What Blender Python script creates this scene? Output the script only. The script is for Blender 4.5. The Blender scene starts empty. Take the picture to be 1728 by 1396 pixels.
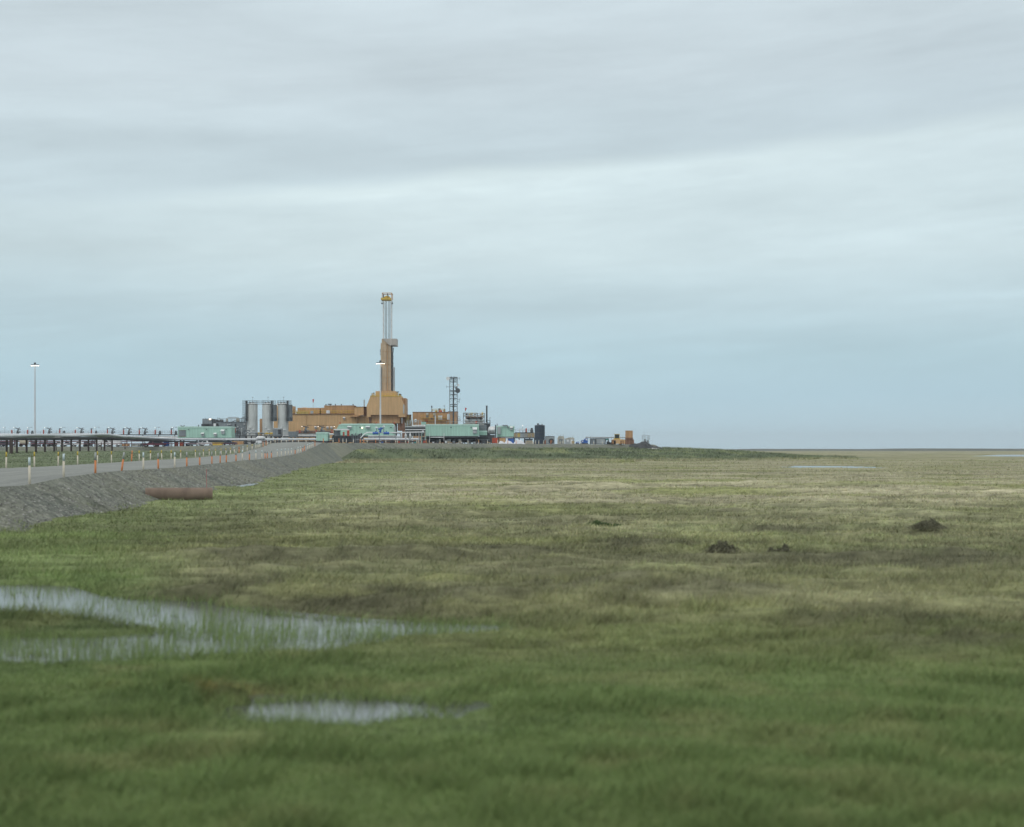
import bpy, math, random
import numpy as np
from mathutils import Vector
random.seed(7); RNG = np.random.default_rng(11)
S = bpy.context.scene
COL = S.collection
R = math.radians
# ------------------------------------------------------------------ camera
H = 3.2; F = 2400.0; HY = 758.0          # eye height, focal length in photo pixels, horizon row
cam = bpy.data.cameras.new('camera'); camo = bpy.data.objects.new('camera', cam); COL.objects.link(camo)
camo.location = (0, 0, H); camo.rotation_euler = (R(90), 0, 0)
cam.sensor_width = 36; cam.lens = 50; cam.shift_y = (HY - 698.0) / 1728.0
cam.clip_start = 0.2; cam.clip_end = 60000
cam.dof.use_dof = True; cam.dof.focus_distance = 420; cam.dof.aperture_fstop = 0.9
S.camera = camo
# ------------------------------------------------------------------ exposure
S.view_settings.view_transform = 'Standard'; S.view_settings.look = 'None'
S.view_settings.exposure = 0.0; S.view_settings.gamma = 1.0
# ------------------------------------------------------------------ sky
SUN_EL, SUN_AZ = 42.0, 215.0
W = bpy.data.worlds.new("World"); S.world = W; W.use_nodes = True
nt = W.node_tree; nt.nodes.clear()
def nd(t, **k):
    n = nt.nodes.new(t)
    for a, b in k.items(): setattr(n, a, b)
    return n
def lk(a, b): nt.links.new(a, b)
def mth(op, a, b=None, c=None):
    n = nd('ShaderNodeMath', operation=op)
    for i, v in enumerate((a, b, c)):
        if v is None: continue
        if isinstance(v, (int, float)): n.inputs[i].default_value = v
        else: lk(v, n.inputs[i])
    return n.outputs[0]
def smooth(v, a, b):
    n = nd('ShaderNodeMapRange', interpolation_type='SMOOTHSTEP'); lk(v, n.inputs[0])
    n.inputs[1].default_value = a; n.inputs[2].default_value = b
    return n.outputs[0]
def comb(x, y, z):
    n = nd('ShaderNodeCombineXYZ')
    for i, v in enumerate((x, y, z)):
        if isinstance(v, (int, float)): n.inputs[i].default_value = v
        else: lk(v, n.inputs[i])
    return n.outputs[0]
def noise(vec, scale, detail=4, rough=.55, dist=0.0):
    n = nd('ShaderNodeTexNoise'); lk(vec, n.inputs['Vector'])
    n.inputs['Scale'].default_value = scale; n.inputs['Detail'].default_value = detail
    n.inputs['Roughness'].default_value = rough; n.inputs['Distortion'].default_value = dist
    return n.outputs[0]
def srgb(r, g, b):
    f = lambda c: (c/255/12.92) if c/255 <= .04045 else ((c/255+.055)/1.055)**2.4
    return (f(r), f(g), f(b), 1)
def mixc(f, a, b, mode='MIX'):
    n = nd('ShaderNodeMix', data_type='RGBA', blend_type=mode)
    if isinstance(f, (int, float)): n.inputs[0].default_value = f
    else: lk(f, n.inputs[0])
    for i, v in ((6, a), (7, b)):
        if isinstance(v, tuple): n.inputs[i].default_value = v
        else: lk(v, n.inputs[i])
    return n.outputs[2]
tc = nd('ShaderNodeTexCoord'); sx = nd('ShaderNodeSeparateXYZ'); lk(tc.outputs['Generated'], sx.inputs[0])
u = mth('ARCTAN2', sx.outputs[0], sx.outputs[1])      # azimuth from north, radians
v = mth('ARCSINE', sx.outputs[2])                      # elevation, radians
warp = mth('MULTIPLY', mth('SUBTRACT', noise(comb(mth('MULTIPLY', u, 5), mth('MULTIPLY', v, 22), 0), 1.0, 5, .6), .5), 1.0)
warp2 = mth('SUBTRACT', noise(comb(mth('MULTIPLY', u, 1.6), mth('MULTIPLY', v, 9), 4.7), 1.0, 4, .55), .5)
vt = mth('SUBTRACT', v, mth('MULTIPLY', u, .085))
streak = mth('SUBTRACT', noise(comb(mth('MULTIPLY', u, 3.4), mth('MULTIPLY', vt, 30), 9.1), 1.0, 7, .62, .5), .5)
def blob(u0, su, v0, sv, amp):
    a = mth('DIVIDE', mth('SUBTRACT', u, u0), su); b = mth('DIVIDE', mth('SUBTRACT', mth('ADD', v, mth('MULTIPLY', warp, .02)), v0), sv)
    e = mth('EXPONENT', mth('MULTIPLY', mth('ADD', mth('MULTIPLY', a, a), mth('MULTIPLY', b, b)), -1.0)); return mth('MULTIPLY', e, amp)
blobs = mth('ADD', mth('ADD', mth('ADD', blob(-.33,.14,.139,.014,-.085), blob(-.33,.10,.222,.010,.05)), mth('ADD', blob(.0,.5,.103,.010,-.035), blob(.1,.14,.098,.004,-.03))),
     mth('ADD', mth('ADD', blob(-.2,.16,.205,.016,-.05), blob(.30,.12,.262,.012,-.04)), mth('ADD', blob(.33,.06,.1035,.0035,.08), blob(.06,.3,.270,.014,-.03))))
ramp = nd('ShaderNodeValToRGB'); lk(mth('MULTIPLY', mth('ADD', v, mth('MULTIPLY', warp2, .03)), 1/0.62), ramp.inputs[0])
el = ramp.color_ramp.elements
stops = [(0.0, (188, 216, 229)), (.055, (180, 210, 224)), (.10, (182, 210, 221)), (.16, (193, 215, 223)), (.22, (206, 224, 229)),
         (.30, (207, 224, 229)), (.40, (207, 221, 227)), (.50, (209, 223, 229)), (.70, (226, 234, 237)), (1.0, (250, 250, 250))]
el[0].position = stops[0][0]; el[0].color = srgb(*stops[0][1])
el[1].position = stops[-1][0]; el[1].color = srgb(*stops[-1][1])
for p, c in stops[1:-1]:
    e = el.new(p); e.color = srgb(*c)
base = ramp.outputs[0]
# long bright rift in the cloud sheet: height rises to the right
vs = mth('ADD', mth('ADD', .188, mth('MULTIPLY', u, .085)), mth('MULTIPLY', warp2, .02))
fine = mth('SUBTRACT', noise(comb(mth('MULTIPLY', u, 9), mth('MULTIPLY', mth('SUBTRACT', v, mth('MULTIPLY', u, .1)), 75), 2.3), 1.0, 6, .6, .4), .5)
dv = mth('ADD', mth('SUBTRACT', v, vs), mth('ADD', mth('MULTIPLY', warp, .026), mth('MULTIPLY', fine, .014)))
upper = mth('SUBTRACT', 1.0, smooth(dv, -.004, .010))
lower = smooth(dv, -.095, -.006)
wid = mth('MULTIPLY', smooth(u, -.33, -.08), mth('SUBTRACT', 1.0, mth('MULTIPLY', smooth(u, .1, .45), .5)))
rift = mth('MULTIPLY', mth('MULTIPLY', upper, lower), wid)
rift = mth('MULTIPLY', rift, mth('ADD', .62, mth('MULTIPLY', warp, 1.1)))
edge = mth('MULTIPLY', mth('MULTIPLY', upper, smooth(dv, -.014, .0)), mth('MULTIPLY', wid, mth('SUBTRACT', 1.0, mth('MULTIPLY', smooth(u, -.02, .12), .55))))
c1 = mixc(mth('ADD', mth('MULTIPLY', rift, .75), mth('MULTIPLY', edge, .35)), base, srgb(222, 238, 240))
# darker underside just above the rift
dk = mth('MULTIPLY', mth('MULTIPLY', smooth(dv, -.002, .012), mth('SUBTRACT', 1.0, smooth(dv, .02, .085))), .3)
c2 = mixc(dk, c1, srgb(188, 205, 214))
# fine streaks and broad mottling
st = mth('MULTIPLY', mth('ADD', mth('ADD', mth('MULTIPLY', fine, .10), mth('MULTIPLY', streak, .27)), mth('ADD', blobs, mth('MULTIPLY', warp, .26))), smooth(v, .0, .09))
gain = mth('ADD', 1.025, mth('ADD', st, mth('MULTIPLY', warp2, .16)))
cn = nd('ShaderNodeVectorMath', operation='SCALE'); lk(c2, cn.inputs[0]); lk(gain, cn.inputs[3])
sky = nd('ShaderNodeTexSky', sky_type='NISHITA'); sky.sun_disc = False
sky.sun_elevation = R(SUN_EL); sky.sun_rotation = R(SUN_AZ)
bg1 = nd('ShaderNodeBackground'); lk(sky.outputs[0], bg1.inputs[0]); bg1.inputs[1].default_value = 0.08
bg2 = nd('ShaderNodeBackground'); lk(cn.outputs[0], bg2.inputs[0]); bg2.inputs[1].default_value = 1.0
mx = nd('ShaderNodeMixShader'); mx.inputs[0].default_value = .93
lk(bg1.outputs[0], mx.inputs[1]); lk(bg2.outputs[0], mx.inputs[2])
wo = nd('ShaderNodeOutputWorld'); lk(mx.outputs[0], wo.inputs[0])
# ------------------------------------------------------------------ sun through overcast
sl = bpy.data.lights.new('sun', 'SUN'); sl.energy = 0.8; sl.angle = R(25); sl.color = (1, .97, .92)
so = bpy.data.objects.new('sun', sl); COL.objects.link(so); so.location = (-60, -80, 90)
sd = Vector((math.sin(R(SUN_AZ))*math.cos(R(SUN_EL)), math.cos(R(SUN_AZ))*math.cos(R(SUN_EL)), math.sin(R(SUN_EL))))
so.rotation_euler = sd.to_track_quat('Z', 'Y').to_euler()
# ------------------------------------------------------------------ materials
def newmat(name):
    m = bpy.data.materials.new(name); m.use_nodes = True
    return m, m.node_tree, m.node_tree.nodes['Principled BSDF']
def mat(name, col, rough=.6, metal=0.0, var=.22, scale=.7, streaks=.15, panel=0.0):
    """painted or metal surface: mottled, with vertical weather streaks and optional sheet seams"""
    m, t, b = newmat(name); N = t.nodes; L = t.links
    c = N.new('ShaderNodeTexCoord'); 
    n1 = N.new('ShaderNodeTexNoise'); n1.inputs['Scale'].default_value = scale; n1.inputs['Detail'].default_value = 5
    L.new(c.outputs['Object'], n1.inputs['Vector'])
    mp = N.new('ShaderNodeMapping'); mp.inputs['Scale'].default_value = (1.6, 1.6, .12); L.new(c.outputs['Object'], mp.inputs[0])
    n2 = N.new('ShaderNodeTexNoise'); n2.inputs['Scale'].default_value = 1.5; n2.inputs['Detail'].default_value = 3; L.new(mp.outputs[0], n2.inputs['Vector'])
    a = N.new('ShaderNodeMapRange'); a.inputs[1].default_value = .3; a.inputs[2].default_value = .7
    a.inputs[3].default_value = 1-var; a.inputs[4].default_value = 1+var*.6; L.new(n1.outputs[0], a.inputs[0])
    d = N.new('ShaderNodeMapRange'); d.inputs[1].default_value = .35; d.inputs[2].default_value = .65
    d.inputs[3].default_value = 1-streaks; d.inputs[4].default_value = 1+streaks*.5; L.new(n2.outputs[0], d.inputs[0])
    mu = N.new('ShaderNodeMath'); mu.operation = 'MULTIPLY'; L.new(a.outputs[0], mu.inputs[0]); L.new(d.outputs[0], mu.inputs[1])
    out = mu.outputs[0]
    if panel:
        sp = N.new('ShaderNodeSeparateXYZ'); L.new(c.outputs['Object'], sp.inputs[0])
        ad = N.new('ShaderNodeMath'); ad.operation = 'ADD'; L.new(sp.outputs[0], ad.inputs[0]); L.new(sp.outputs[1], ad.inputs[1])
        md = N.new('ShaderNodeMath'); md.operation = 'PINGPONG'; md.inputs[1].default_value = panel/2; L.new(ad.outputs[0], md.inputs[0])
        gt = N.new('ShaderNodeMapRange'); gt.inputs[1].default_value = 0; gt.inputs[2].default_value = panel*.09; gt.inputs[3].default_value = .8; gt.inputs[4].default_value = 1
        L.new(md.outputs[0], gt.inputs[0])
        m2 = N.new('ShaderNodeMath'); m2.operation = 'MULTIPLY'; L.new(out, m2.inputs[0]); L.new(gt.outputs[0], m2.inputs[1]); out = m2.outputs[0]
    vm = N.new('ShaderNodeVectorMath'); vm.operation = 'SCALE'; vm.inputs[0].default_value = col[:3]; L.new(out, vm.inputs[3])
    L.new(vm.outputs[0], b.inputs['Base Color'])
    b.inputs['Roughness'].default_value = rough; b.inputs['Metallic'].default_value = metal
    return m
def emis(name, col, s):
    m, t, b = newmat(name); b.inputs['Base Color'].default_value = (.8, .8, .8, 1)
    b.inputs['Emission Color'].default_value = (*col, 1); b.inputs['Emission Strength'].default_value = s
    return m
M = dict(
    orange=mat('orange_cladding', (.60, .385, .19), .6, 0, .15, .12, .10, 1.2),
    orange2=mat('orange_cladding_worn', (.52, .30, .145), .6, 0, .22, .2, .18, 2.4),
    mast=mat('mast_windwall', (.50, .375, .25), .6, 0, .14, .12, .15, 0),
    mastgrey=mat('windwall_grey', (.46, .42, .38), .6, 0, .12, .2, .12),
    rust=mat('rusty_iron', (.23, .125, .08), .85, 0, .35, 2.2, .25),
    yellow=mat('yellow_paint', (.62, .42, .06), .5, 0, .15, .8, .1),
    paleyellow=mat('faded_yellow', (.60, .47, .16), .5, 0, .15, .8, .1),
    green=mat('seafoam_cladding', (.40, .64, .53), .5, 0, .09, .15, .08, 1.0),
    greenroof=mat('seafoam_roof', (.52, .74, .65), .5, 0, .08, .2, .05),
    silo=mat('silo_steel', (.60, .62, .60), .5, .15, .12, .4, .10, .9),
    grey=mat('grey_steel', (.22, .25, .27), .55, .1, .2, .5, .2),
    lgrey=mat('pale_steel', (.42, .46, .47), .5, .0, .18, .5, .15),
    dgrey=mat('dark_steel', (.075, .085, .095), .6, .1, .25, .5, .2),
    black=mat('black_steel', (.035, .038, .042), .6, 0, .3, .6, .1),
    pile=mat('pile_steel', (.075, .055, .05), .8, 0, .3, 1.5, .2),
    white=mat('white_paint', (.74, .76, .76), .45, 0, .1, .6, .12),
    silver=mat('aluminium_jacket', (.62, .64, .64), .35, .55, .12, .8, .1),
    pipe=mat('insulated_pipe', (.62, .65, .67), .6, .0, .12, .3, .1),
    red=mat('red_orange_paint', (.50, .085, .045), .55, 0, .2, .9, .2),
    redcloth=mat('red_cloth', (.55, .06, .05), .8, 0, .1, 1, 0),
    blue=mat('blue_paint', (.03, .12, .42), .45, 0, .15, .8, .1),
    navy=mat('navy_tank_paint', (.035, .055, .085), .55, 0, .2, .6, .25, .9),
    tan=mat('tan_crate', (.44, .35, .21), .75, 0, .25, .8, .2),
    beige=mat('beige_panel', (.46, .45, .39), .7, 0, .2, .6, .2),
    teal=mat('teal_paint', (.10, .36, .32), .6, 0, .2, .6, .1),
    tarp=mat('white_tarp', (.60, .62, .66), .6, 0, .18, 1.2, 0),
    glass=mat('dark_glass', (.02, .03, .035), .12, 0, .1, 1, 0),
    tyre=mat('tyre_rubber', (.025, .025, .025), .85, 0, .2, 2, 0),
    darkrock=mat('dark_riprap', (.05, .055, .06), .9, 0, .45, .8, 0),
    palegravel=mat('pale_gravel_fan', (.42, .43, .42), .9, 0, .35, .8, 0),
    pw=mat('post_plastic_cream', (.62, .57, .46), .6, 0, .1, 3, .1),
    pb=mat('post_reflective_white', (.52, .62, .64), .4, 0, .08, 3, .05),
    py=mat('post_yellow_band', (.50, .38, .05), .5, 0, .1, 3, .05),
    po=mat('post_orange', (.62, .22, .075), .55, 0, .12, 3, .08),
    pg=mat('post_grey_band', (.33, .35, .34), .5, 0, .1, 3, .05),
    pink=mat('pink_rod', (.45, .16, .16), .6, 0, .1, 3, 0),
    conduit=mat('red_conduit', (.16, .035, .06), .6, 0, .2, 1, 0),
    lamp=emis('lamp_glow_warm', (1.0, .78, .52), 4.5),
    lampw=emis('lamp_glow_white', (1.0, .93, .8), 1.6),
)
# ------------------------------------------------------------------ mesh helpers
def X_(px, D): return (px-864.0)/F*D
def Z_(py, D): return H+(HY-py)/F*D
class MB:
    def __init__(s): s.v = []; s.f = []
    def add(s, vs, fs):
        o = len(s.v); s.v += [tuple(map(float, p)) for p in vs]; s.f += [tuple(i+o for i in f) for f in fs]; return s
    def box(s, x0, x1, y0, y1, z0, z1):
        return s.add([(x0,y0,z0),(x1,y0,z0),(x1,y1,z0),(x0,y1,z0),(x0,y0,z1),(x1,y0,z1),(x1,y1,z1),(x0,y1,z1)],
                     [(0,3,2,1),(4,5,6,7),(0,1,5,4),(1,2,6,5),(2,3,7,6),(3,0,4,7)])
    def prism(s, poly, y0, y1):          # polygon in XZ, extruded along Y
        n = len(poly)
        return s.add([(x,y0,z) for x,z in poly]+[(x,y1,z) for x,z in poly],
                     [tuple(range(n)), tuple(range(2*n-1, n-1, -1))]+[(i, n+i, n+(i+1)%n, (i+1)%n) for i in range(n)])
    def tube(s, p, q, r, n=8, r2=None, caps=True):
        p = Vector(p); q = Vector(q); d = (q-p).normalized(); r2 = r if r2 is None else r2
        a = d.orthogonal().normalized(); b = d.cross(a)
        A = []; B = []
        for i in range(n):
            t = 2*math.pi*i/n; w = a*math.cos(t)+b*math.sin(t); A.append(p+w*r); B.append(q+w*r2)
        fs = [(i, (i+1)%n, n+(i+1)%n, n+i) for i in range(n)]
        if caps: fs += [tuple(range(n-1, -1, -1)), tuple(range(n, 2*n))]
        return s.add(A+B, fs)
    def path(s, pts, r, n=8):
        for a, b in zip(pts[:-1], pts[1:]): s.tube(a, b, r, n)
        for a in pts[1:-1]: s.ball(a, r*1.01, 8, 5)
        return s
    def ball(s, c, r, n=10, m=6, sz=1.0):
        vs = []; fs = []
        for j in range(m+1):
            ph = math.pi*j/m
            for i in range(n):
                t = 2*math.pi*i/n; vs.append((c[0]+r*math.sin(ph)*math.cos(t), c[1]+r*math.sin(ph)*math.sin(t), c[2]+r*sz*math.cos(ph)))
        for j in range(m):
            for i in range(n): fs.append((j*n+i, (j+1)*n+i, (j+1)*n+(i+1)%n, j*n+(i+1)%n))
        return s.add(vs, fs)
    def revx(s, prof, cx, cy, cz, n=16):  # profile (x, r) round a horizontal x axis
        vs = []; fs = []
        for x, r in prof:
            for i in range(n):
                t = 2*math.pi*i/n; vs.append((cx+x, cy+r*math.cos(t), cz+r*math.sin(t)))
        for j in range(len(prof)-1):
            for i in range(n): fs.append((j*n+i, (j+1)*n+i, (j+1)*n+(i+1)%n, j*n+(i+1)%n))
        return s.add(vs, fs)
    def rev(s, prof, cx, cy, n=20):       # profile (r, z) round z
        vs = []; fs = []
        for r, z in prof:
            for i in range(n):
                t = 2*math.pi*i/n; vs.append((cx+r*math.cos(t), cy+r*math.sin(t), z))
        for j in range(len(prof)-1):
            for i in range(n): fs.append((j*n+i, j*n+(i+1)%n, (j+1)*n+(i+1)%n, (j+1)*n+i))
        return s.add(vs, fs)
    def rail(s, x0, y0, x1, y1, z, h=1.1, r=.045, step=2.0, mid=True):
        L = math.hypot(x1-x0, y1-y0); k = max(1, round(L/step))
        for i in range(k+1):
            x = x0+(x1-x0)*i/k; y = y0+(y1-y0)*i/k; s.tube((x,y,z), (x,y,z+h), r, 4)
        s.tube((x0,y0,z+h), (x1,y1,z+h), r, 4)
        if mid: s.tube((x0,y0,z+h*.5), (x1,y1,z+h*.5), r, 4)
        return s
    def cage(s, x0, x1, y0, y1, z, **k):
        s.rail(x0,y0,x1,y0,z,**k); s.rail(x0,y1,x1,y1,z,**k); s.rail(x0,y0,x0,y1,z,**k); s.rail(x1,y0,x1,y1,z,**k); return s
    def obj(s, name, m, parent=None, loc=None, smooth=False):
        """one mesh object; vertices are given in world space and stored relative to the thing's base"""
        o = Vector(loc) if loc is not None else (PL[parent.name] if parent else Vector((0,0,0)))
        me = bpy.data.meshes.new(name)
        me.from_pydata([(a-o.x, b-o.y, c-o.z) for a,b,c in s.v], [], s.f); me.update()
        if smooth:
            me.polygons.foreach_set('use_smooth', [True]*len(me.polygons))
            me.set_sharp_from_angle(angle=R(40))
        me.materials.append(M[m] if isinstance(m, str) else m)
        ob = bpy.data.objects.new(name, me); COL.objects.link(ob)
        if parent: ob.parent = parent
        else: ob.location = o
        PL[ob.name] = o
        return ob
PL = {}
def tag(o, label=None, cat=None, group=None, kind=None):
    if label: o['label'] = label
    if cat: o['category'] = cat
    if group: o['group'] = group
    if kind: o['kind'] = kind
    return o
def thing(name, label, cat, loc, group=None):
    o = bpy.data.objects.new(name, None); COL.objects.link(o); o.location = loc; o.empty_display_size = .2
    PL[o.name] = Vector(loc); return tag(o, label, cat, group)
def dup(root, loc, label=None, rz=0.0, rx=0.0):
    r = root.copy(); COL.objects.link(r); r.location = loc; r.rotation_euler = (rx, 0, rz)
    if label: r['label'] = label
    for ch in list(root.children):
        c = ch.copy(); COL.objects.link(c); c.parent = r
        for g in list(ch.children):
            d = g.copy(); COL.objects.link(d); d.parent = c
    return r
ORD = ['first','second','third','fourth','fifth','sixth','seventh','eighth','ninth','tenth','eleventh','twelfth','thirteenth','fourteenth','fifteenth','sixteenth','seventeenth','eighteenth','nineteenth','twentieth']
TENS = {2:'twenty',3:'thirty',4:'forty',5:'fifty',6:'sixty'}
def ordn(i):
    i += 1
    if i <= 20: return ORD[i-1]
    t, r = divmod(i, 10)
    return TENS[t][:-1]+'ieth' if r == 0 else TENS[t]+'-'+ORD[r-1]
# ------------------------------------------------------------------ numpy noise and terrain
_P = RNG.random((256, 256))
def vnoise(x, y):
    xi = np.floor(x).astype(int); yi = np.floor(y).astype(int); fx = x-xi; fy = y-yi
    fx = fx*fx*(3-2*fx); fy = fy*fy*(3-2*fy)
    a = _P[xi & 255, yi & 255]; b = _P[(xi+1) & 255, yi & 255]; c = _P[xi & 255, (yi+1) & 255]; d = _P[(xi+1) & 255, (yi+1) & 255]
    return (a*(1-fx)+b*fx)*(1-fy)+(c*(1-fx)+d*fx)*fy
def fbm(x, y, o=4, g=.5):
    s = 0; a = 1; t = 0
    for i in range(o):
        s = s+a*vnoise(x*2**i+17.3*i, y*2**i+5.1*i); t += a; a *= g
    return s/t
def ss(x, a, b):
    t = np.clip((x-a)/(b-a), 0, 1); return t*t*(3-2*t)
RN = np.array([(-80,-23.4,1.5),(0,-23.4,1.5),(50,-23.5,1.45),(66,-23.8,1.45),(70,-23.9,1.42),(76,-24.0,1.68),(84,-24.6,1.78),(91,-25.0,1.82),(99,-25.7,1.77),(112,-26.5,1.75),
               (127,-27.9,1.77),(146,-30,1.77),(167,-31.7,1.85),(190,-33.6,1.84),(215,-36.2,1.9),(235,-38,2.02),(255,-39.5,2.14),
               (280,-41.6,2.45),(305,-43.8,3.05),(330,-45.9,3.65),(352,-47.7,4.4),(372,-49.4,4.9),(392,-51,4.9)])
RT = np.array([(-80,-20.4),(57,-20.4),(85,-20.8),(108,-22.5),(120,-23.3),(135,-24.5),(163,-27.0),(200,-31.0),(240,-34.6),(320,-40.5),(372,-44),(392,-45.5)])
def near_x(y): return np.interp(y, RN[:,0], RN[:,1])
def road_z(y): return np.interp(y, RN[:,0], RN[:,2])
def toe_x(y): return np.interp(y, RT[:,0], RT[:,1])
RW = 12.0
def far_x(y): return near_x(y)-RW-.6*ss(y,300,392)
PADP = [(-700,462),(-160,459),(-118,456),(-84,436),(-68,404),(-64.5,386),(-50.5,386),(-46,399),(-20,432),(12,472),(40,508),(52,528),(56,560),(54,640),(40,1100),(-700,1100)]
def poly_sd(x, y, P):
    """signed distance to polygon, negative inside"""
    d = np.full(x.shape, 1e9); ins = np.zeros(x.shape, bool); n = len(P)
    for i in range(n):
        ax, ay = P[i]; bx, by = P[(i+1)%n]
        ex, ey = bx-ax, by-ay; wx = x-ax; wy = y-ay
        t = np.clip((wx*ex+wy*ey)/(ex*ex+ey*ey+1e-12), 0, 1)
        d = np.minimum(d, np.hypot(wx-ex*t, wy-ey*t))
        c = ((ay > y) != (by > y)) & (x < (bx-ax)*(y-ay)/((by-ay) if by != ay else 1e-9)+ax)
        ins ^= c
    return np.where(ins, -d, d)
def pad_z(x): return 4.0+.9*ss(x, -112, -66)
def g2(pts, z=0.0):
    o = []
    for px, py in pts:
        D = (H-z)*F/(py-HY); o.append((X_(px, D), D))
    return o
WZ = -0.07
PONDS = {
 'A': g2([(-260,984),(120,984),(190,1006),(350,1011),(430,1030),(540,1041),(700,1048),(850,1051),(850,1062),(700,1074),(560,1088),(480,1098),(350,1104),(200,1116),(0,1114),(-260,1110)]),
 'B': g2([(375,1186),(470,1177),(560,1172),(660,1175),(745,1184),(735,1196),(650,1203),(570,1211),(480,1204),(395,1198)]),
 'C': g2([(1332,789.2),(1345,787.2),(1395,787.4),(1440,788),(1478,788.6),(1474,790.2),(1400,790.3),(1360,790.6)]),
 'D': g2([(1640,770.5),(1690,767.8),(1900,767.8),(1900,771)]),
 'E': g2([(392,822),(404,818.5),(430,816.5),(436,816.5),(424,819.5),(404,823)]),
}
ISLE = g2([(-260,1026),(60,1028),(160,1036),(240,1046),(330,1062),(240,1070),(100,1074),(-260,1068)])
def pond_sd(x, y):
    d = np.full(x.shape, 99.0)
    for k, P in PONDS.items():
        P2 = np.array(P); near = (y > P2[:,1].min()-12) & (y < P2[:,1].max()+12) & (x > P2[:,0].min()-12) & (x < P2[:,0].max()+12)
        if near.any():
            sd = poly_sd(x[near], y[near], P)
            if k == 'A': sd = np.maximum(sd, -poly_sd(x[near], y[near], ISLE)-.2)
            d[near] = np.minimum(d[near], sd)
    return d
MOUNDS = [  # px, py(base), half-width px, depth m, height m : hummocks and ridges seen as darker bands
 (330,1186,150,.55,.20),(870,931,130,.9,.24),(1060,921,110,.9,.2),(690,937,100,.9,.28),(430,938,190,.8,.25),(460,962,150,.7,.24),(420,1006,200,1.6,.2),(700,1018,180,1.5,.22),
 (1060,1000,240,1.8,.22),(1330,892,90,1.6,.25),(1550,905,60,1.5,.25),(1420,945,200,1.6,.2),(1650,950,120,1.6,.22),(1100,925,160,1.4,.2),
 (1150,1010,220,1.4,.2),(1600,1090,200,1.2,.16),(1500,1050,220,1.2,.16),(1390,788,35,4,.5),(1465,786,12,4,.4),(1250,782,18,5,.4),(1390,818,160,5,.3),(950,820,200,5,.3)]
def mound_h(x, y):
    h = np.zeros(x.shape)
    for px, py, wpx, dy, hh in MOUNDS:
        D = H*F/(py-HY); cx = X_(px, D); wx = wpx/F*D
        q = ((x-cx)/wx)**2+((y-D)/dy)**2
        h = h+hh*np.exp(-q*1.2)
    return h
def ridge(x, y):
    """low tussock ridges lying across the plain, 0 in the troughs and 1 on the crests"""
    a = fbm(x/5.5+33+1.5*fbm(x/9, y/4, 2), y/1.35+11, 4); b = fbm(x/1.6+5, y/.7+61, 3)
    return np.clip((a*.72+b*.28-.36)/.30, 0, 1)
def ridge_amt(x, y): return ss(y, 21, 30)*(1-ss(y, 95, 260))*(.35+.65*ss(x/np.maximum(y,1), -.30, -.12))
def terr(x, y):
    near = ss(y, 20, 60)
    z = (fbm(x/22+9, y/14+3, 3)-.5)*(.06+.42*near)+.02
    z = z+(fbm(x/2.2, y/1.6, 3)-.5)*(.10+.16*near)*(1-.6*ss(y,150,400))
    z = z+mound_h(x, y)*(.8+.6*fbm(x/.9+3, y/.9, 2))
    z = z+(ridge(x, y)-.55)*.30*ridge_amt(x, y)+(y > 60)*(fbm(x/16+4, y/7+9, 3)-.5)*.30*ss(y, 60, 110)
    z = z*(1-.9*ss(y, 900, 3000))
    # higher ground left of the road
    L = 1-ss(x-near_x(y), -13.5, -3); zl = 1.0+1.65*ss(y, 120, 440)
    z = z*(1-.4*L)+zl*L
    # vegetated bank in front of the pad
    m = (y > 300) & (y < 900) & (x > -90) & (x < 330)
    if m.any():
        d = poly_sd(x[m], y[m], PADP); Wd = 13+58*ss(x[m], -45, 60)
        b = 3.35*(1-ss(d, 1.5, Wd))**.8 + (fbm(x[m]/9, y[m]/9, 3)-.5)*.7*(1-ss(d,1,Wd))*ss(d,1,6)
        b = b*ss(x[m]-toe_x(y[m]), -4, 3)
        z[m] = np.where(d < 1.0, np.minimum(z[m]+b, 3.3), np.maximum(z[m], z[m]*.3+b))
    p = pond_sd(x, y)+(fbm(x/.6, y/.32, 4)-.5)*1.15*(y < 60)+(y < 20)*((fbm(x/.35+7, y/.2, 3)-.42)*.6-.30)
    k = 1-ss(p, -.25, .5)
    z = z*(1-k*(p < 3))*1.0+k*(-.34)+(p < 6)*(y < 60)*.02
    return z
def band(v, a, b, c, d): return ss(v, a, b)*(1-ss(v, c, d))
C_ = lambda *c: np.array(c)
GREEN = C_(.150,.208,.076); DGREEN = C_(.102,.152,.054); LGREEN = C_(.168,.208,.090); OLIVE = C_(.22,.235,.105)
BROWN = C_(.208,.208,.118); DBROWN = C_(.106,.108,.064); STRAW = C_(.335,.315,.215); BANK = C_(.12,.155,.088)
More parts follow.
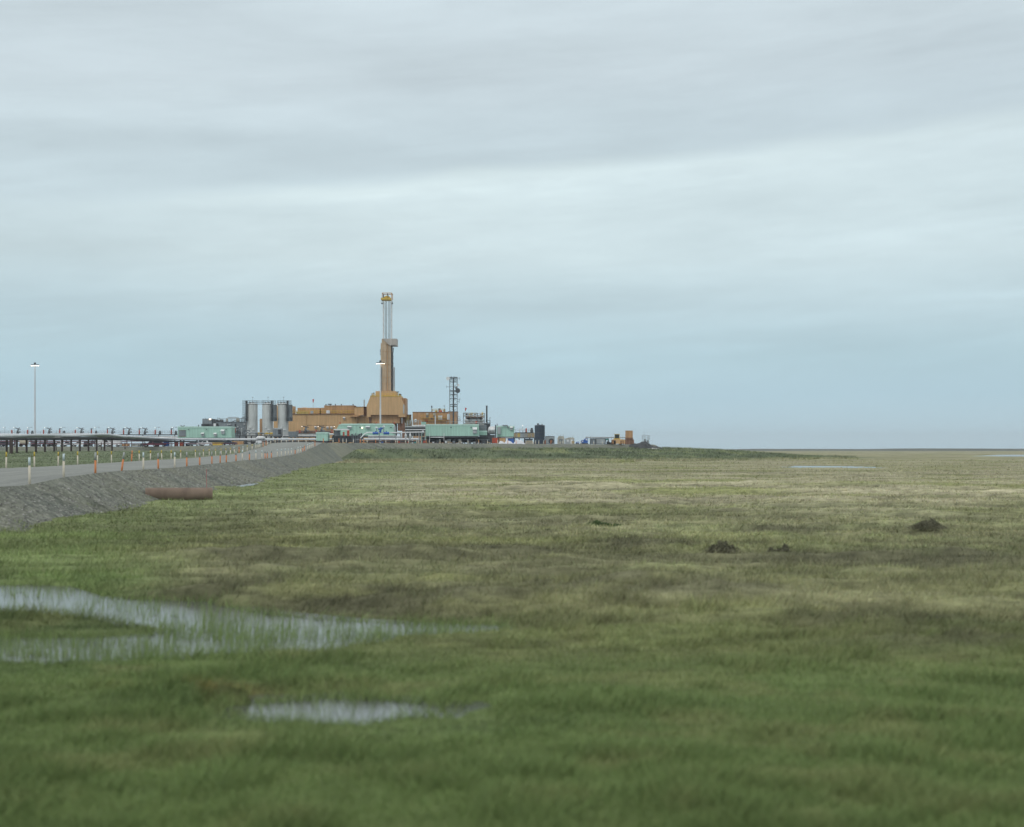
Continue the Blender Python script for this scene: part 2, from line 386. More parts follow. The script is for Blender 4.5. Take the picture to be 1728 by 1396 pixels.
def gcol(x, y):
    c = gcol0(x, y)
    # broad lengthwise bands of darker and drier growth
    rg = ridge(x, y); ra = (ridge_amt(x, y)*(y > 20))[:,None]; lo = (1-ss(rg, .05, .42))[:,None]; hi = ss(rg, .45, .9)[:,None]
    c = c*(1-ra*lo*.62)+DBROWN*1.1*(ra*lo*.62); c = c*(1+ra*hi*.28)
    f1 = fbm(x/.55+21, y/.45+13, 3)[:,None]; c = c*(1+band(y, 18, 24, 90, 160)[:,None]*(f1-.5)*.8)
    b1 = fbm(x/11+12, y/2.6+40, 4); b2 = fbm(x/30+70, y/7+2, 4); k = .72+.62*b1*ss(y, 14, 30)+.31*(1-ss(y, 14, 30)); k = k*(.8+.4*b2)
    c = c*k[:,None]*(1+.10*ss(y, 26, 40))[:,None]
    # mossy hummock beside the small pond
    D = H*F/(1168-HY); q = np.exp(-(((x-X_(345,D))/.95)**2+((y-D)/.42)**2)*(1.6-1.0*fbm(x/.5, y/.4, 3)))
    m = fbm(x/.4+3, y/.3+8, 3)[:,None]; mc = C_(.16,.10,.06)*(1-ss(m,.45,.62))+C_(.26,.25,.09)*ss(m,.45,.62)
    q = np.clip(q*1.5, 0, 1)[:,None]*.9; return c*(1-q)+mc*q
def gcol0(x, y):
    """plant cover by place: wet sedge, tussock, dry grass, dwarf shrub"""
    y_ = y*(1+.25*(fbm(x/9+31, y/5+7, 3)-.5)); u_ = x/np.maximum(y, 1)
    n1 = fbm(x/3.5, y/1.6, 4); n2 = fbm(x/14+50, y/5+12, 4); n3 = fbm(x/1.1+9, y/.8+4, 3)
    def mixa(c, b, m): return c*(1-m[:,None])+b*m[:,None]
    c = np.tile(GREEN, (len(x), 1))
    c = mixa(c, LGREEN, ss(n2, .48, .70)*.6)
    c = mixa(c, DGREEN, ss(1-n1, .5, .72)*.55)
    c = mixa(c, OLIVE, ss(n3, .52, .75)*.5); c = mixa(c, OLIVE*.9, band(y_, 17.5, 23, 30, 40)*(.35+.5*n2)*ss(u_, -.25, .05))
    # brown tussock belt, thicker to the right
    bt = band(y_, 23.5, 29, 62, 90)*ss(u_+.06*(n2-.5), -.30+.0*y, -.20)*(1-.55*(1-ss(u_, -.05, .12))*(y_ < 27))
    bt = bt*(.75+.25*ss(n1, .35, .55))
    c = mixa(c, BROWN*(.75+.55*n3[:,None]), bt*.92)
    c = mixa(c, OLIVE, bt*ss(n2, .5, .66)*.6)
    # dry grass further out
    st = ss(y_, 50, 88); c2 = np.tile(OLIVE*1.0, (len(x), 1)); c2 = mixa(c2, STRAW, ss(n2, .28, .55)*.88); 
    n4 = fbm(x/60+3, y/16+8, 4); c2 = mixa(c2, BROWN*1.25, ss(1-n4, .5, .68)*.5); c2 = mixa(c2, GREEN*1.1, ss(1-n1,.58,.78)*.18)
    c = mixa(c, c2, st)
    # greener beside the embankment
    gd = x-toe_x(y); ge = (1-ss(gd, 2, 9+.09*y))*(gd > -8)*(y < 330)*(y > 30)
    c = mixa(c, LGREEN*(.75+.45*n1[:,None]), ge*.85)
    # shrubs on the ridges
    mh = mound_h(x, y); c = mixa(c, DBROWN*(.8+.9*n3[:,None]), np.clip(mh/.17, 0, 1)**1.5*ss(y, 19, 22)*(1-ss(y, 70, 95))*.92*ss(n3, .26, .46))
    dbn = ss(1-fbm(x/3.4+90, y/1.15+33, 4), .515, .60)*band(y_, 26, 31, 62, 100)*ss(u_, -.33, -.2); c = mixa(c, DBROWN*(.8+.8*n3[:,None]), dbn*.42)
    # left of the road
    lf = (gd < -12)*1.0*(y > 60); c = mixa(c, BANK*(.7+.7*n2[:,None]), lf*.9); c = mixa(c, STRAW, lf*(ss(gd, -24, -17))*.7)
    # bank at the pad
    m = (y > 330) & (y < 800) & (x > -80) & (x < 300)
    if m.any():
        d = poly_sd(x[m], y[m], PADP); Wd = 13+58*ss(x[m], -45, 60)+8*(fbm(x[m]/13, y[m]/9, 3)-.5)
        q = fbm(x[m]/7, y[m]/9, 4)[:,None]; cc = BANK*(.35+1.3*q); cc = cc+(OLIVE-cc)*ss(q, .5, .72)*.6; k = ((1-ss(d, Wd*.85, Wd*1.35))*.95)[:,None]*(x[m] > -62)[:,None]
        c[m] = c[m]*(1-k)+cc*k
    # wet peat under the ponds
    p = pond_sd(x, y); c = mixa(c, C_(.03,.03,.022), (1-ss(p, -.3, .15))*.9)
    return c
def grid_obj(name, V, F4, m, col=None):
    me = bpy.data.meshes.new(name); me.vertices.add(len(V)); me.vertices.foreach_set('co', V.astype(np.float32).ravel())
    k = F4.shape[1]; me.loops.add(F4.size); me.loops.foreach_set('vertex_index', F4.astype(np.int32).ravel())
    me.polygons.add(len(F4)); me.polygons.foreach_set('loop_start', np.arange(0, F4.size, k, dtype=np.int32))
    me.polygons.foreach_set('loop_total', np.full(len(F4), k, dtype=np.int32))
    me.update(calc_edges=True)
    if k == 4: me.polygons.foreach_set('use_smooth', np.ones(len(F4), bool))
    if col is not None:
        a = me.color_attributes.new('cover', 'FLOAT_COLOR', 'POINT'); a.data.foreach_set('color', np.concatenate([col, np.ones((len(col),1))], 1).astype(np.float32).ravel())
    me.materials.append(m); o = bpy.data.objects.new(name, me); COL.objects.link(o); return o
def quads(nr, nc):
    i = np.arange(nr-1)[:,None]*nc+np.arange(nc-1)[None,:]
    return np.stack([i, i+1, i+nc+1, i+nc], -1).reshape(-1, 4)
def covermat(name, rough=.9, amp=.35, ns=3.0, bump=.0):
    m, t, b = newmat(name); N = t.nodes; L = t.links
    at = N.new('ShaderNodeAttribute'); at.attribute_name = 'cover'
    c = N.new('ShaderNodeTexCoord')
    mp = N.new('ShaderNodeMapping'); mp.inputs['Scale'].default_value = (.5, 1, 1); L.new(c.outputs['Object'], mp.inputs[0])
    n = N.new('ShaderNodeTexNoise'); n.inputs['Scale'].default_value = ns; n.inputs['Detail'].default_value = 8; n.inputs['Roughness'].default_value = .7
    L.new(mp.outputs[0], n.inputs['Vector'])
    a = N.new('ShaderNodeMapRange'); a.inputs[1].default_value = .3; a.inputs[2].default_value = .7; a.inputs[3].default_value = 1-amp; a.inputs[4].default_value = 1+amp
    L.new(n.outputs[0], a.inputs[0])
    vm = N.new('ShaderNodeVectorMath'); vm.operation = 'SCALE'; L.new(at.outputs['Color'], vm.inputs[0]); L.new(a.outputs[0], vm.inputs[3])
    L.new(vm.outputs[0], b.inputs['Base Color']); b.inputs['Roughness'].default_value = rough; b.inputs['Specular IOR Level'].default_value = .15
    if bump:
        bp = N.new('ShaderNodeBump'); bp.inputs['Strength'].default_value = bump; bp.inputs['Distance'].default_value = .2
        L.new(n.outputs[0], bp.inputs['Height']); L.new(bp.outputs[0], b.inputs['Normal'])
    return m
# the tundra: one sheet, fine near the eye, out to the horizon
rows = list(np.arange(-14, 10, 1.5))+list(np.arange(10, 40, .14)); y = 40.0; st_ = .16
while y < 7000: rows.append(y); y += st_; st_ = max(.16, min(y*.0085, 300))
rows.append(7000.0); rows = np.array(rows)
uu = np.concatenate([np.linspace(-3, -.5, 40, endpoint=False), np.linspace(-.5, .5, 430, endpoint=False), np.linspace(.5, 3, 41)])
GX = uu[None,:]*(rows[:,None]+20); GY = np.repeat(rows[:,None], len(uu), 1)
gx = GX.ravel(); gy = GY.ravel(); gz = terr(gx, gy)
under = (gy > 380) & (poly_sd(gx, gy, PADP) < -5); gz[under] = 1.0
M['tundra'] = covermat('tundra_cover', .95, .45, 2.2, .6)
o = grid_obj('ground', np.stack([gx, gy, gz], 1), quads(len(rows), len(uu)), M['tundra'], gcol(gx, gy)*.82); tag(o, kind='structure')  # cover colour darkened to stand in for the shade among grass blades
# ------------------------------------------------------------------ gravel: road, pad
def gravelmat(name, base, lo, hi, streak=(0.25, 2.2, .25), amp=.5, scale=5.0, pebble=.0):
    m, t, b = newmat(name); N = t.nodes; L = t.links; c = N.new('ShaderNodeTexCoord')
    mp = N.new('ShaderNodeMapping'); mp.inputs['Scale'].default_value = streak; L.new(c.outputs['Object'], mp.inputs[0])
    n1 = N.new('ShaderNodeTexNoise'); n1.inputs['Scale'].default_value = 1.0; n1.inputs['Detail'].default_value = 8; n1.inputs['Roughness'].default_value = .65; L.new(mp.outputs[0], n1.inputs['Vector'])
    n2 = N.new('ShaderNodeTexNoise'); n2.inputs['Scale'].default_value = scale; n2.inputs['Detail'].default_value = 10; n2.inputs['Roughness'].default_value = .8; L.new(c.outputs['Object'], n2.inputs['Vector'])
    n3 = N.new('ShaderNodeTexNoise'); n3.inputs['Scale'].default_value = .12; n3.inputs['Detail'].default_value = 4; L.new(c.outputs['Object'], n3.inputs['Vector'])
    def mr(s, a, b_, c_, d):
        q = N.new('ShaderNodeMapRange'); q.inputs[1].default_value = a; q.inputs[2].default_value = b_; q.inputs[3].default_value = c_; q.inputs[4].default_value = d; L.new(s, q.inputs[0]); return q.outputs[0]
    mixn = N.new('ShaderNodeMix'); mixn.data_type = 'RGBA'; L.new(mr(n1.outputs[0], .35, .65, 0, 1), mixn.inputs[0])
    mixn.inputs[6].default_value = (*lo, 1); mixn.inputs[7].default_value = (*hi, 1)
    mix2 = N.new('ShaderNodeMix'); mix2.data_type = 'RGBA'; L.new(mr(n3.outputs[0], .4, .65, 0, .55), mix2.inputs[0]); L.new(mixn.outputs[2], mix2.inputs[6]); mix2.inputs[7].default_value = (*base, 1)
    vm = N.new('ShaderNodeVectorMath'); vm.operation = 'SCALE'; L.new(mix2.outputs[2], vm.inputs[0]); L.new(mr(n2.outputs[0], .3, .72, 1-amp, 1+amp), vm.inputs[3])
    vo = N.new('ShaderNodeTexVoronoi'); vo.inputs['Scale'].default_value = 7; L.new(c.outputs['Object'], vo.inputs['Vector']); sv = N.new('ShaderNodeSeparateColor'); L.new(vo.outputs['Color'], sv.inputs[0])
    mp3 = N.new('ShaderNodeMix'); mp3.data_type = 'RGBA'; L.new(mr(sv.outputs[0], .84, .96, 0, pebble), mp3.inputs[0]); L.new(vm.outputs[0], mp3.inputs[6]); mp3.inputs[7].default_value = (.42,.42,.37,1)
    L.new(mp3.outputs[2], b.inputs['Base Color']); b.inputs['Roughness'].default_value = .9; b.inputs['Specular IOR Level'].default_value = .2
    bp = N.new('ShaderNodeBump'); bp.inputs['Strength'].default_value = .7; bp.inputs['Distance'].default_value = .06; L.new(n2.outputs[0], bp.inputs['Height']); L.new(bp.outputs[0], b.inputs['Normal'])
    return m
M['slope'] = gravelmat('gravel_slope', (.21,.215,.155), (.082,.095,.083), (.225,.24,.20), (.22, 1.6, .3), .6, 4.5, .45)
M['roadtop'] = gravelmat('gravel_road_surface', (.26,.275,.255), (.19,.203,.19), (.27,.285,.262), (1.3, .05, 1), .18, 3.0)
M['padtop'] = gravelmat('gravel_pad_surface', (.17,.175,.18), (.15,.155,.16), (.20,.205,.21), (.3, .3, .3), .3, 2.0)
ys = [-80.0]; 
while ys[-1] < 390: ys.append(ys[-1]+(2.0 if ys[-1] < 45 else max(.22, min(1.2, ys[-1]*.0033))))
ys = np.array(ys+[391.0])
nx_, tx_, fx_, rz_ = near_x(ys), toe_x(ys), far_x(ys), road_z(ys)
# gentle smoothing of the kinks
ker = np.ones(9)/9
sm = lambda a: np.convolve(np.pad(a, 4, 'edge'), ker, 'valid')
nx_, tx_, fx_, rz_ = sm(nx_), sm(tx_), sm(fx_), sm(rz_)
gull = np.zeros(len(ys))
for gy0, gw, gd in ((72.5,.35,.30),(82.5,.9,.32),(84.8,.4,.25),(96,.5,.22),(101,.4,.22),(118,.7,.3),(131,.6,.25),(150,.8,.3),(163,.6,.25),(185,1.0,.3),(214,1.2,.3),(243,1.4,.3),(262,1.2,.3),(290,1.5,.35),(318,1.6,.35),(345,1.6,.35)):
    gull += gd*np.exp(-((ys-gy0)/gw)**2)
rill = np.clip(.62-fbm(ys/1.3, ys*0+3.3, 3), 0, .3)*.35
Vs = []; NS = 26
for j in range(NS+1):                       # slope facing the camera, from shoulder to below the toe
    t = j/NS*1.28
    run = nx_+(tx_-nx_)*t
    z = rz_*(1-t)
    w = math.sin(min(t, 1)*math.pi)**.6 if t < 1 else .0
    sh = np.interp(ys-1.2*t, ys, gull+rill)
    z = z-sh*2.3*w*min(1, t*3)*(.5+.7*t)+(fbm(ys/.7+t*9, t*14+ys*0, 3)-.5)*.22*min(1, t*4)-.05*(t > .02)
    Vs.append(np.stack([run, ys, z], 1))
V = np.concatenate(Vs); 
o = grid_obj('embankment', V, quads(NS+1, len(ys)), M['slope']); tag(o, kind='structure')
Vs = []
for j in range(13):
    t = j/12; x = nx_+(fx_-nx_)*t
    z = rz_+.16*math.sin(t*math.pi)**.7-.03+(fbm(x/1.5, ys/4, 2)-.5)*.05
    Vs.append(np.stack([x, ys, z], 1))
for t_, dz in ((.5,-.3),(1.6,-.75),(3.2,-1.6),(6,-4)):
    Vs.append(np.stack([fx_-t_, ys, rz_+dz+(fbm(ys/1.1, ys*0+t_, 3)-.5)*.15], 1))
o = grid_obj('road', np.concatenate(Vs), quads(17, len(ys)), M['roadtop']); tag(o, kind='structure')
# loose stones on the slope
k = 11000; sy = RNG.uniform(50, 300, k)**1.0; sy = 50+(sy-50)*RNG.random(k)**.6; stt = RNG.random(k)**.8*1.05; sxx = np.interp(sy, ys, nx_)*(1-stt)+np.interp(sy, ys, tx_)*stt
szz = np.interp(sy, ys, rz_)*(1-stt)-.03-np.interp(sy-1.2*stt, ys, gull+rill)*2.3*np.sin(np.minimum(stt,1)*np.pi)**.6*np.minimum(1, stt*3)*(.5+.7*stt)
ssz = (.018+.055*RNG.random(k)**4)*(1+sy/260); T = np.array([(1,0,0),(-.6,.8,0),(-.5,-.9,0),(.1,.1,.8)]); Vt = np.stack([sxx,sy,szz],1)[:,None,:]+T[None]*ssz[:,None,None]*(.7+.6*RNG.random((k,4,3)))
Ft = (np.arange(k)[:,None,None]*4+np.array([(0,1,3),(1,2,3),(2,0,3)])[None]).reshape(-1,3); g_ = (.10+.26*RNG.random((k,1))**2)*np.array([[1,1.02,.95]])
M['stone'] = covermat('loose_stones', .9, .1, 3); o = grid_obj('loose_stones', Vt.reshape(-1,3), Ft, M['stone'], np.repeat(g_,4,0)); tag(o, kind='stuff')
# pad: flat top with a ragged gravel skirt
def densify(P, step):
    o = []
    for (a, b), (c, d) in zip(P, P[1:]+P[:1]):
        n = max(1, int(math.hypot(c-a, d-b)/step)) if max(abs(a), abs(c)) < 300 and max(b, d) < 800 else 2
        for i in range(n): o.append((a+(c-a)*i/n, b+(d-b)*i/n))
    return o
PD = np.array(densify(PADP, 2.0)); n = len(PD)
nxt = np.roll(PD, -1, 0); prv = np.roll(PD, 1, 0); tg = nxt-prv; tg /= np.linalg.norm(tg, axis=1)[:,None]+1e-9
out = np.stack([tg[:,1], -tg[:,0]], 1)
cen = PD.mean(0); 
rings = []
z0 = pad_z(PD[:,0])+(fbm(PD[:,0]/4, PD[:,1]/4, 2)-.5)*.12
for r_, dz, k in ((0,0,0),(.6,-.22,.1),(1.6,-.8,.3),(2.9,-1.6,.35),(4.4,-2.6,.3),(8,-5,0)):
    q = fbm(PD[:,0]/1.7+r_, PD[:,1]/1.7, 3)-.5
    rings.append(np.concatenate([PD+out*(r_+q*k*2)[:,None], (z0+dz+q*k)[:,None]], 1))
V = np.concatenate(rings)
Fq = []
for j in range(len(rings)-1):
    i = np.arange(n); Fq.append(np.stack([j*n+i, j*n+(i+1)%n, (j+1)*n+(i+1)%n, (j+1)*n+i], 1))
o = grid_obj('pad_bank', V, np.concatenate(Fq)[:, ::-1], M['slope']); tag(o, kind='structure')
mb = MB(); mb.add([tuple(p) for p in np.concatenate([PD, z0[:,None]], 1)], [tuple(range(n))])
o = mb.obj('gravel_pad', 'padtop'); tag(o, kind='structure')
# low bluff on the horizon
bx = np.linspace(300, 1500, 240); 
bt = (2.2+1.9*fbm(bx/90, bx*0+2, 4))*ss(bx, 300, 470)
by = 2500+60*np.sin(bx/200)
V = np.concatenate([np.stack([bx, by-90, bx*0-.5], 1), np.stack([bx, by-25, bt*.75], 1), np.stack([bx, by, bt+.5], 1), np.stack([bx, by+150, bt+.3], 1), np.stack([bx, by+700, bx*0-.5], 1)])
M['bluff'] = mat('peat_bluff', (.075,.085,.06), .95, 0, .3, .02, 0)
o = grid_obj('hills', V, quads(5, 240), M['bluff']); tag(o, kind='structure')
# ------------------------------------------------------------------ ponds
wm, t, b = newmat('pond_water'); b.inputs['Base Color'].default_value = (.09,.10,.095,1); b.inputs['Roughness'].default_value = .16; b.inputs['IOR'].default_value = 1.9
b.inputs['Specular IOR Level'].default_value = 1.0
tcn = t.nodes.new('ShaderNodeTexCoord'); mpn = t.nodes.new('ShaderNodeMapping'); mpn.inputs['Scale'].default_value = (1, 2.4, 1); t.links.new(tcn.outputs['Object'], mpn.inputs[0])
nn = t.nodes.new('ShaderNodeTexNoise'); nn.inputs['Scale'].default_value = 5; nn.inputs['Detail'].default_value = 4; t.links.new(mpn.outputs[0], nn.inputs['Vector'])
bp = t.nodes.new('ShaderNodeBump'); bp.inputs['Strength'].default_value = .12; bp.inputs['Distance'].default_value = .03; t.links.new(nn.outputs[0], bp.inputs['Height']); t.links.new(bp.outputs[0], b.inputs['Normal'])
M['water'] = wm
for k, P in PONDS.items():
    P = np.array(P); c = P.mean(0); mb = MB(); g = .8 if k in 'AB' else (.25 if k == 'E' else 3)
    d = P-c; P2 = P+d/np.linalg.norm(d, axis=1)[:,None]*g
    zz = WZ if k in 'AB' else (.02 if k == 'E' else .06)
    mb.add([(a, b_, zz) for a, b_ in P2], [tuple(range(len(P2)))[::-1]])
    tag(mb.obj('water', 'water'), kind='structure')
# ------------------------------------------------------------------ grass, as the uncountable cover it is
M['blade'] = covermat('grass_blades', .7, .12, 1.0)
def blades(name, n, y0, y1, hgt, wid, lean, per=1, dens=None, tint=1.0, spread=.0, power=1.0, umax=.44, both=True):
    s0, s1 = 1/y1**power, 1/y0**power
    yy = (1/(s0+(s1-s0)*RNG.random(n)))**(1/power); xx = (RNG.random(n)*2-1)*(umax*.93*yy+5)
    keep = np.ones(n, bool)
    gd = xx-toe_x(yy); lim = .1-1.3*ss(fbm(yy/1.4, xx/.8, 3), .45, .7)*RNG.random(n)**1.5; keep &= ~((gd < lim) & (gd > -RW-12)); keep &= ~((gd < -12) & (yy > 372))
    p = pond_sd(xx, yy); r = RNG.random(n)
    if dens is not None: keep &= r < dens(xx, yy, p)
    xx, yy, p = xx[keep], yy[keep], p[keep]
    if per > 1:
        xx = np.repeat(xx, per); yy = np.repeat(yy, per); p = np.repeat(p, per)
        sp = spread*(1 if np.isscalar(spread) else 1); k2 = len(xx)
        xx = xx+RNG.normal(0, 1, k2)*sp; yy = yy+RNG.normal(0, 1, k2)*sp
    k = len(xx); zz = np.maximum(terr(xx, yy)-.02, np.where(p < .3, WZ-.01, -9))
    gk = toe_x(yy)-xx; tt = gk/np.maximum(toe_x(yy)-near_x(yy), .5); zz = np.where((gk > -.4) & (gk < 2.5), np.maximum(zz, road_z(yy)*tt-.06), zz)
    c = gcol(xx, yy)*tint; wet = (1-ss(p, -.1, .3))[:,None]; c = c*(1-wet)+(GREEN*1.15)*wet
    c = c*(.78+.46*RNG.random((k,1)))*(1+.12*(RNG.random((k,3))-.5))
    hh = hgt(xx, yy, p)*(.55+.7*RNG.random(k)); ww = wid(yy)*(.6+.8*RNG.random(k))
    a = RNG.random(k)*2*np.pi; la = np.where(RNG.random(k) < .55, 0, np.pi)+RNG.normal(0, .9, k); ll = hh*lean*(.15+1.2*RNG.random(k)); ll = np.where(p < -.05, hh*.25*RNG.random(k), ll); ww = np.where(p < -.05, ww*.7, ww)
    dx = np.cos(a)*ww/2; dy = np.sin(a)*ww/2; ox = np.cos(la)*ll+hh*.12; oy = np.sin(la)*ll
    V = np.empty((k, 3, 3)); V[:,0] = np.stack([xx-dx, yy-dy, zz], 1); V[:,1] = np.stack([xx+dx, yy+dy, zz], 1); V[:,2] = np.stack([xx+ox, yy+oy, zz+hh], 1)
    cc = np.repeat(c[:,None,:], 3, 1); cc[:,2] *= 1.12
    o = grid_obj(name, V.reshape(-1,3), np.arange(k*3).reshape(-1,3), M['blade'], cc.reshape(-1,3)); return tag(o, kind='stuff')
pdens = lambda x, y, p: np.where(p < -.05, .7*(.05+.32*ss(fbm(x/.8+3, y/.9, 3), .5, .66))*np.where(y < 19, .25, 1)+.5*(y > 20)*(1-ss(y, 24.5, 27.5))*ss(fbm(x/1.1+3, y/.5, 3), .40, .58), np.where((y < 18.2) & (y > 15.6) & (np.abs(x+1.9) < 1.7), .35, 1.0))
blades('meadow_grass', 800000, 9.5, 58, lambda x, y, p: np.where(p < 0, .26, .085+.11*ss(fbm(x/.9, y/.7, 2), .42, .72)+.09*band(y, 23, 28, 70, 90)*ss(fbm(x/.5+4, y/.5, 2), .45, .65)), lambda y: .005+.00036*y, .95, dens=pdens, power=1.0)
blades('bank_grass', 90000, 330, 640, lambda x, y, p: .35+.5*ss(fbm(x/5, y/4, 2), .4, .65), lambda y: .22+0*y, 1.4, dens=lambda x, y, p: ((x > toe_x(y)+1) & (poly_sd(x, y, PADP) > 1.5) & (poly_sd(x, y, PADP) < 90))*1.0, power=.3, umax=.25)
blades('tundra_grass', 300000, 44, 420, lambda x, y, p: .09+.09*ss(fbm(x/1.3, y/1.1, 2), .42, .7)+.0003*y, lambda y: .004+.00055*y, 1.1, dens=lambda x, y, p: (p > .2)*1.0, power=1.0)
# ================================================================== THINGS
def curve_hit(px, fn, y0=50, y1=391):
    yy = np.linspace(y0, y1, 1400); g = 864+fn(yy)/yy*F; i = int(np.argmin(np.abs(g-px))); return float(fn(yy)[i]), float(yy[i])
def gz1(x, y): return float(terr(np.array([x]), np.array([y]))[0])
# ---- marker posts
def post_proto(kind):
    body, capm = {'w': ('pw','pb'), 'y': ('pw','py'), 'o': ('po','pg'), 'r': ('po','po')}[kind]
    r = thing('marker_post', 'x', 'marker post', (0, -500, 0))
    z = .88 if kind != 'o' else .78
    MB().add(*frustum(.055, .05, -.25, z)).obj('post_body', body, r, (0,0,0)); MB().add(*frustum(.0503, .048, z+.001, 1.25)).obj('reflector_band', capm, r, (0,0,0))
    for c in r.children: c.data.polygons.foreach_set('use_smooth', [len(p.vertices) == 4 for p in c.data.polygons])
    return r
def frustum(r0, r1, z0, z1, n=12):
    vs = [(r0*math.cos(2*math.pi*i/n), r0*math.sin(2*math.pi*i/n), z0) for i in range(n)]+[(r1*math.cos(2*math.pi*i/n), r1*math.sin(2*math.pi*i/n), z1) for i in range(n)]
    return vs, [(i, (i+1)%n, n+(i+1)%n, n+i) for i in range(n)]+[tuple(range(n-1,-1,-1)), tuple(range(n, 2*n))]
protos = {}
def place_post(kind, x, y, z, label, group, rz=0, tilt=0, hs=1.0, w=1.0):
    if kind not in protos:
        p = protos[kind] = post_proto(kind); r = p; r.location = (x, y, z); r['label'] = label; r.rotation_euler = (0, tilt, rz)
    else:
        r = dup(protos[kind], (x, y, z), label); r.rotation_euler = (0, tilt, rz)
    r['group'] = group; r.scale = (w, w, hs)
DESC = {'w': 'cream marker post with pale reflective top', 'y': 'cream marker post with yellow top band', 'o': 'orange marker post with grey top band', 'r': 'plain orange marker post'}
def row(spec, fn, where, group):
    cnt = {}
    for px, k, tilt, hs in spec:
        i = cnt.get(k, 0); cnt[k] = i+1
        x, y = curve_hit(px, fn); z = float(np.interp(y, ys, rz_))-.05
        place_post(k, x, y, z, f'{DESC[k]}, {ordn(i)} such from left {where}', group, random.uniform(0,3), tilt+random.uniform(-.02,.02), hs, 1.18+.2*(y > 150)+.35*(y>260))
near_fn = lambda y: np.interp(y, ys, nx_)-.15
far_fn = lambda y: np.interp(y, ys, fx_)+.2
row([(51,'w',.0,1.1),(107,'w',.0,1.05),(161,'o',0,1.02),(205,'o',.13,1),(242,'w',0,1),(267,'o',0,.96),(295,'w',0,1),(315.5,'o',0,1),(337,'o',0,.93),(357.5,'o',0,.98),(371.5,'o',0,1),
     (382,'o',0,1),(398.5,'o',0,.95),(409,'w',0,1.02),(421,'o',0,.98),(432,'w',0,1),(442,'w',0,1),(447.5,'o',0,1),(451,'o',0,.97),(458,'o',0,1),(468,'w',0,1),(475,'w',0,1),(481.5,'w',0,1),(486.5,'w',0,.98),
     (492,'w',0,1),(498,'o',0,1),(503,'w',0,1),(507,'w',0,1),(511,'o',0,1),(514,'r',0,.9),(519,'w',0,1),(522,'w',0,1),(525,'w',0,1),(528,'w',0,1),(531.5,'r',0,1)],
    near_fn, 'on near road edge', 'marker posts along the near edge of the gravel road')
row([(10,'y',0,1.02),(58,'y',0,1.02),(98,'y',0,1),(131,'y',0,1.02),(165,'y',0,1),(188.5,'y',0,1),(222,'r',.05,1),(235,'y',0,1),(254,'y',0,1),(273,'y',-.05,1),(289,'y',0,1),(305,'y',0,1),(330,'y',-.04,1),(343,'y',0,1),
     (353,'y',0,1),(364,'y',0,1),(373,'y',0,1),(381,'y',0,1),(389,'y',0,1),(396,'w',-.16,1.1),(403.5,'r',0,1),(410,'w',0,1),(417,'y',0,1),(425.5,'y',0,1),(432,'w',0,1),(435.5,'w',0,1),(438.5,'w',0,1),(444,'r',0,1),(449,'r',0,1),
     (451.5,'w',0,1),(457,'w',0,1)], far_fn, 'on far road edge', 'marker posts along the far edge of the gravel road')
# posts on the rim of the pad
def rim(px):
    best = None
    for (ax, ay), (bx_, by_) in zip(PADP, PADP[1:]):
        for i in range(60):
            t = i/60; x = ax+(bx_-ax)*t; y = ay+(by_-ay)*t
            if y < 380 or x < -130 or ax < -120: continue
            e = abs(864+x/y*F-px)
            if best is None or e < best[0]: best = (e, x, y)
    return best[1], best[2]
RIMD = {'w': 'cream marker post', 'y': 'yellow-topped marker post', 'r': 'orange marker post'}
cnt = {}
for px, k in ((465,'w'),(474,'w'),(483,'w'),(493.5,'w'),(503,'w'),(516,'w'),(546,'r'),(562,'w'),(572,'r'),(579,'w'),(584,'w'),(596,'w'),(608,'r'),(615,'r'),(620,'w'),(634,'r'),(651,'w'),(667,'w'),(671,'w'),(685,'w'),(689,'w'),(702,'w'),(707,'w'),
              (720,'r'),(725,'w'),(743,'w'),(757,'w'),(760,'w'),(774,'w'),(777,'w'),(791,'w'),(807,'r'),(809,'y'),(823,'w'),(841,'w'),(857,'r'),(872,'r'),(887,'w'),(898,'w'),(903,'w'),(909,'w'),(917,'w'),(921,'r'),(930,'r'),(946,'w'),(957,'w'),(967,'r'),(970,'w'),(981,'w'),(1002,'w'),(1017,'w'),(1024,'w')):
    x, y = rim(px); i = cnt.get(k, 0); cnt[k] = i+1
    place_post(k, x, y, float(pad_z(np.array([x]))[0])-.1, f'tiny {RIMD[k]} on the pad rim, {ordn(i)} such from left', 'marker posts on the rim of the gravel pad', 0, random.uniform(-.04,.04), 1.05, 2.0)
# ---- culvert and rod
a = Vector((-22.35, 86.7, .41)); b_ = Vector((-18.45, 87.6, .40)); r0 = .43
mb = MB(); n = 40; d = (b_-a).normalized(); e1 = Vector((0,0,1)); e2 = d.cross(e1)
prof = [(a, r0), (b_, r0), (b_, r0-.03), (a, r0-.03)]; vs = []; fs = []
for p, r_ in prof:
    for i in range(n): t = 2*math.pi*i/n; vs.append(p+e1*r_*math.cos(t)+e2*r_*math.sin(t))
for j in range(3):
    for i in range(n): fs.append((j*n+i, j*n+(i+1)%n, (j+1)*n+(i+1)%n, (j+1)*n+i))
cul = mb.add(vs, fs).obj('culvert_pipe', mat('culvert_rust', (.195,.143,.108), .85, .0, .28, 1.2, .08), None, (-21, 86.9, 0), smooth=True)
tag(cul, 'big rusty steel pipe sticking out of the gravel embankment', 'culvert')
x, y = X_(349, 90), 90.0
mb = MB(); mb.tube((x,y,-.1), (x-.03,y,1.95), .018, 6); o = mb.obj('marker_rod', 'pink', None, (x,y,0)); tag(o, 'thin pink marker rod standing behind the open end of the rusty culvert', 'rod')
